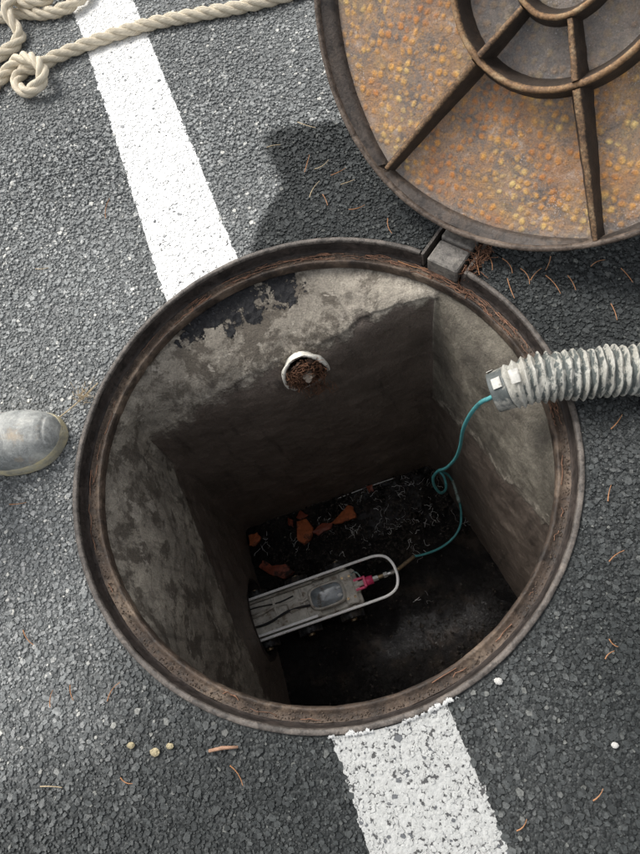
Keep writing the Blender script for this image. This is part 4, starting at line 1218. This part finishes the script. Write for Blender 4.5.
for i, (a, b) in enumerate(needles):
    r_ = random.Random(i); a = Vector(a); b = Vector(b); zz = .0042 if a.z > -.01 else -.0250
    a.z = zz+r_.uniform(0, .001); b.z = zz+r_.uniform(0, .002); c = (a+b)/2
    side = Vector((-(b-a).y, (b-a).x, 0))*r_.uniform(-.14, .14)
    V, F = tube([a-c, (a-c)*.5+side*.75, side, (b-c)*.5+side*.75, b-c], lambda k: .00085*(1-.12*k), 5)
    pale = i in (0, 1, 2, 4, 5, 28, 32)
    o = mesh('pine_needle', V, F, M['straw'] if pale else M['needle']); o.location = c
    if zz < 0: zone = 'on the rusty ledge of the frame'
    elif c.y > .40 and c.x < .17: zone = 'on the damp patch beside the cover' if c.x > -.15 else 'on dry asphalt left of the line'
    elif c.y > .10 and c.x > .17: zone = 'on asphalt between hinge and hose'
    elif c.x > .3: zone = 'on dark asphalt right of the frame'
    elif c.x > -.2: zone = 'on asphalt below the frame'
    elif c.y > 0: zone = 'on dry asphalt left of the line'
    else: zone = 'on dry asphalt at the lower left'
    placed.setdefault(zone, []).append((c.y, o, 'pale straw' if pale else 'reddish brown'))
ORD = ['', 'second ', 'third ', 'fourth ', 'fifth ', 'sixth ', 'seventh ', 'eighth ', 'ninth ', 'tenth ', 'eleventh ', 'twelfth ', 'thirteenth ', 'fourteenth ', 'fifteenth ', 'sixteenth ', 'seventeenth ']
for zone, lst in placed.items():
    lst.sort(key=lambda q: -q[0])
    for k, (y_, o, colr) in enumerate(lst):
        tag(o, '%s pine needle, %s from the top %s' % (colr, ORD[k].strip() or 'first', zone), 'pine needle', 'pine needles scattered round the shaft')
V, F = tube([Vector((-0.1159, -0.4511, 0.0055)), Vector((-0.0969, -0.4456, 0.0065)), Vector((-0.0740, -0.4425, 0.0055))], lambda k: (.0022, .0026, .0018)[k], 8)
c = Vector(V[0]); o = mesh('twig', [tuple(Vector(v)-c) for v in V], F, M['twig'], None, True); o.location = c
tag(o, 'short thick orange brown twig on the asphalt below the frame', 'twig')
st = empty('dry_grass', (-0.4314, 0.0962, 0.0040), 'dry grass stalk with frayed head between the boot toe and the frame', 'dry grass')
so = Vector(st.location)
V, F = tube([Vector((-0.4757, 0.0532, 0.0040))-so, Vector((-0.4512, 0.0738, 0.0060))-so, Vector((-0.4285, 0.0973, 0.0060))-so, Vector((-0.4071, 0.1254, 0.0050))-so], .0011, 6); mesh('stalk', V, F, M['straw'], st)
rr = random.Random(9); parts = []
for i in range(60):
    p = Vector((rr.gauss(0, .008), rr.gauss(.004, .008), rr.uniform(.001, .006))); parts.append(curl(p, rr.uniform(.006, .02), .0004, rr, 4, .5))
V, F = join(parts); tag(mesh('frayed_head', V, F, M['straw'], st), kind='stuff')
def pebble(p, s, mat, label, cat='pebble', group=None, seed=0):
    r_ = random.Random(seed); V, F = lathe([(.001, 1), (.55, .80), (.95, .25), (.9, -.35), (.3, -.6)], 9)
    V = [(x*s*(1+r_.uniform(-.15, .15)), y*s*.8*(1+r_.uniform(-.15, .15)), z*s*.55) for x, y, z in V]
    F.append(tuple(k*5 for k in range(8, -1, -1)))
    o = mesh('pebble' if cat == 'pebble' else 'crumb', V, F, mat); o.location = (p[0], p[1], .0035); return tag(o, label, cat, group)
pebble((0.2838, -0.3315, 0.0000), .0062, M['pebble'], 'white pebble close outside the lower right of the frame', seed=1)
pebble((-0.1972, -0.4601, 0.0000), .0075, M['crumb'], 'largest ochre crumb on the asphalt, in the middle of three', 'crumb', seed=2)
pebble((-0.1756, -0.4505, 0.0000), .006, M['crumb'], 'ochre crumb on the asphalt, nearest the frame of three', 'crumb', seed=3)
pebble((-0.2356, -0.4543, 0.0000), .006, M['crumb'], 'ochre crumb on the asphalt, leftmost of three', 'crumb', seed=4)
pebble((0.4261, -0.3981, 0.0000), .005, M['pebble'], 'small cream pebble on the dark asphalt at the lower right', seed=5)
# litter by the hinge
rr = random.Random(12); parts = []
for i in range(150):
    t = rr.uniform(-.062, -.036); q = rr.uniform(.395, .480); h = hp(q, t, .004)
    if q < .42: h = (h[0], h[1], -.026)
    parts.append(curl(h, rr.uniform(.010, .032), rr.uniform(.0004, .0009), rr, 5, .35))
V, F = join(parts)
V = [(x, y, max(z, .0025 if math.hypot(x, y) > .4215 else -.030)) for x, y, z in V]
tag(mesh('root_litter', V, F, M['root']), 'tangle of brown rootlets beside the hinge of the cover', None, kind='stuff')
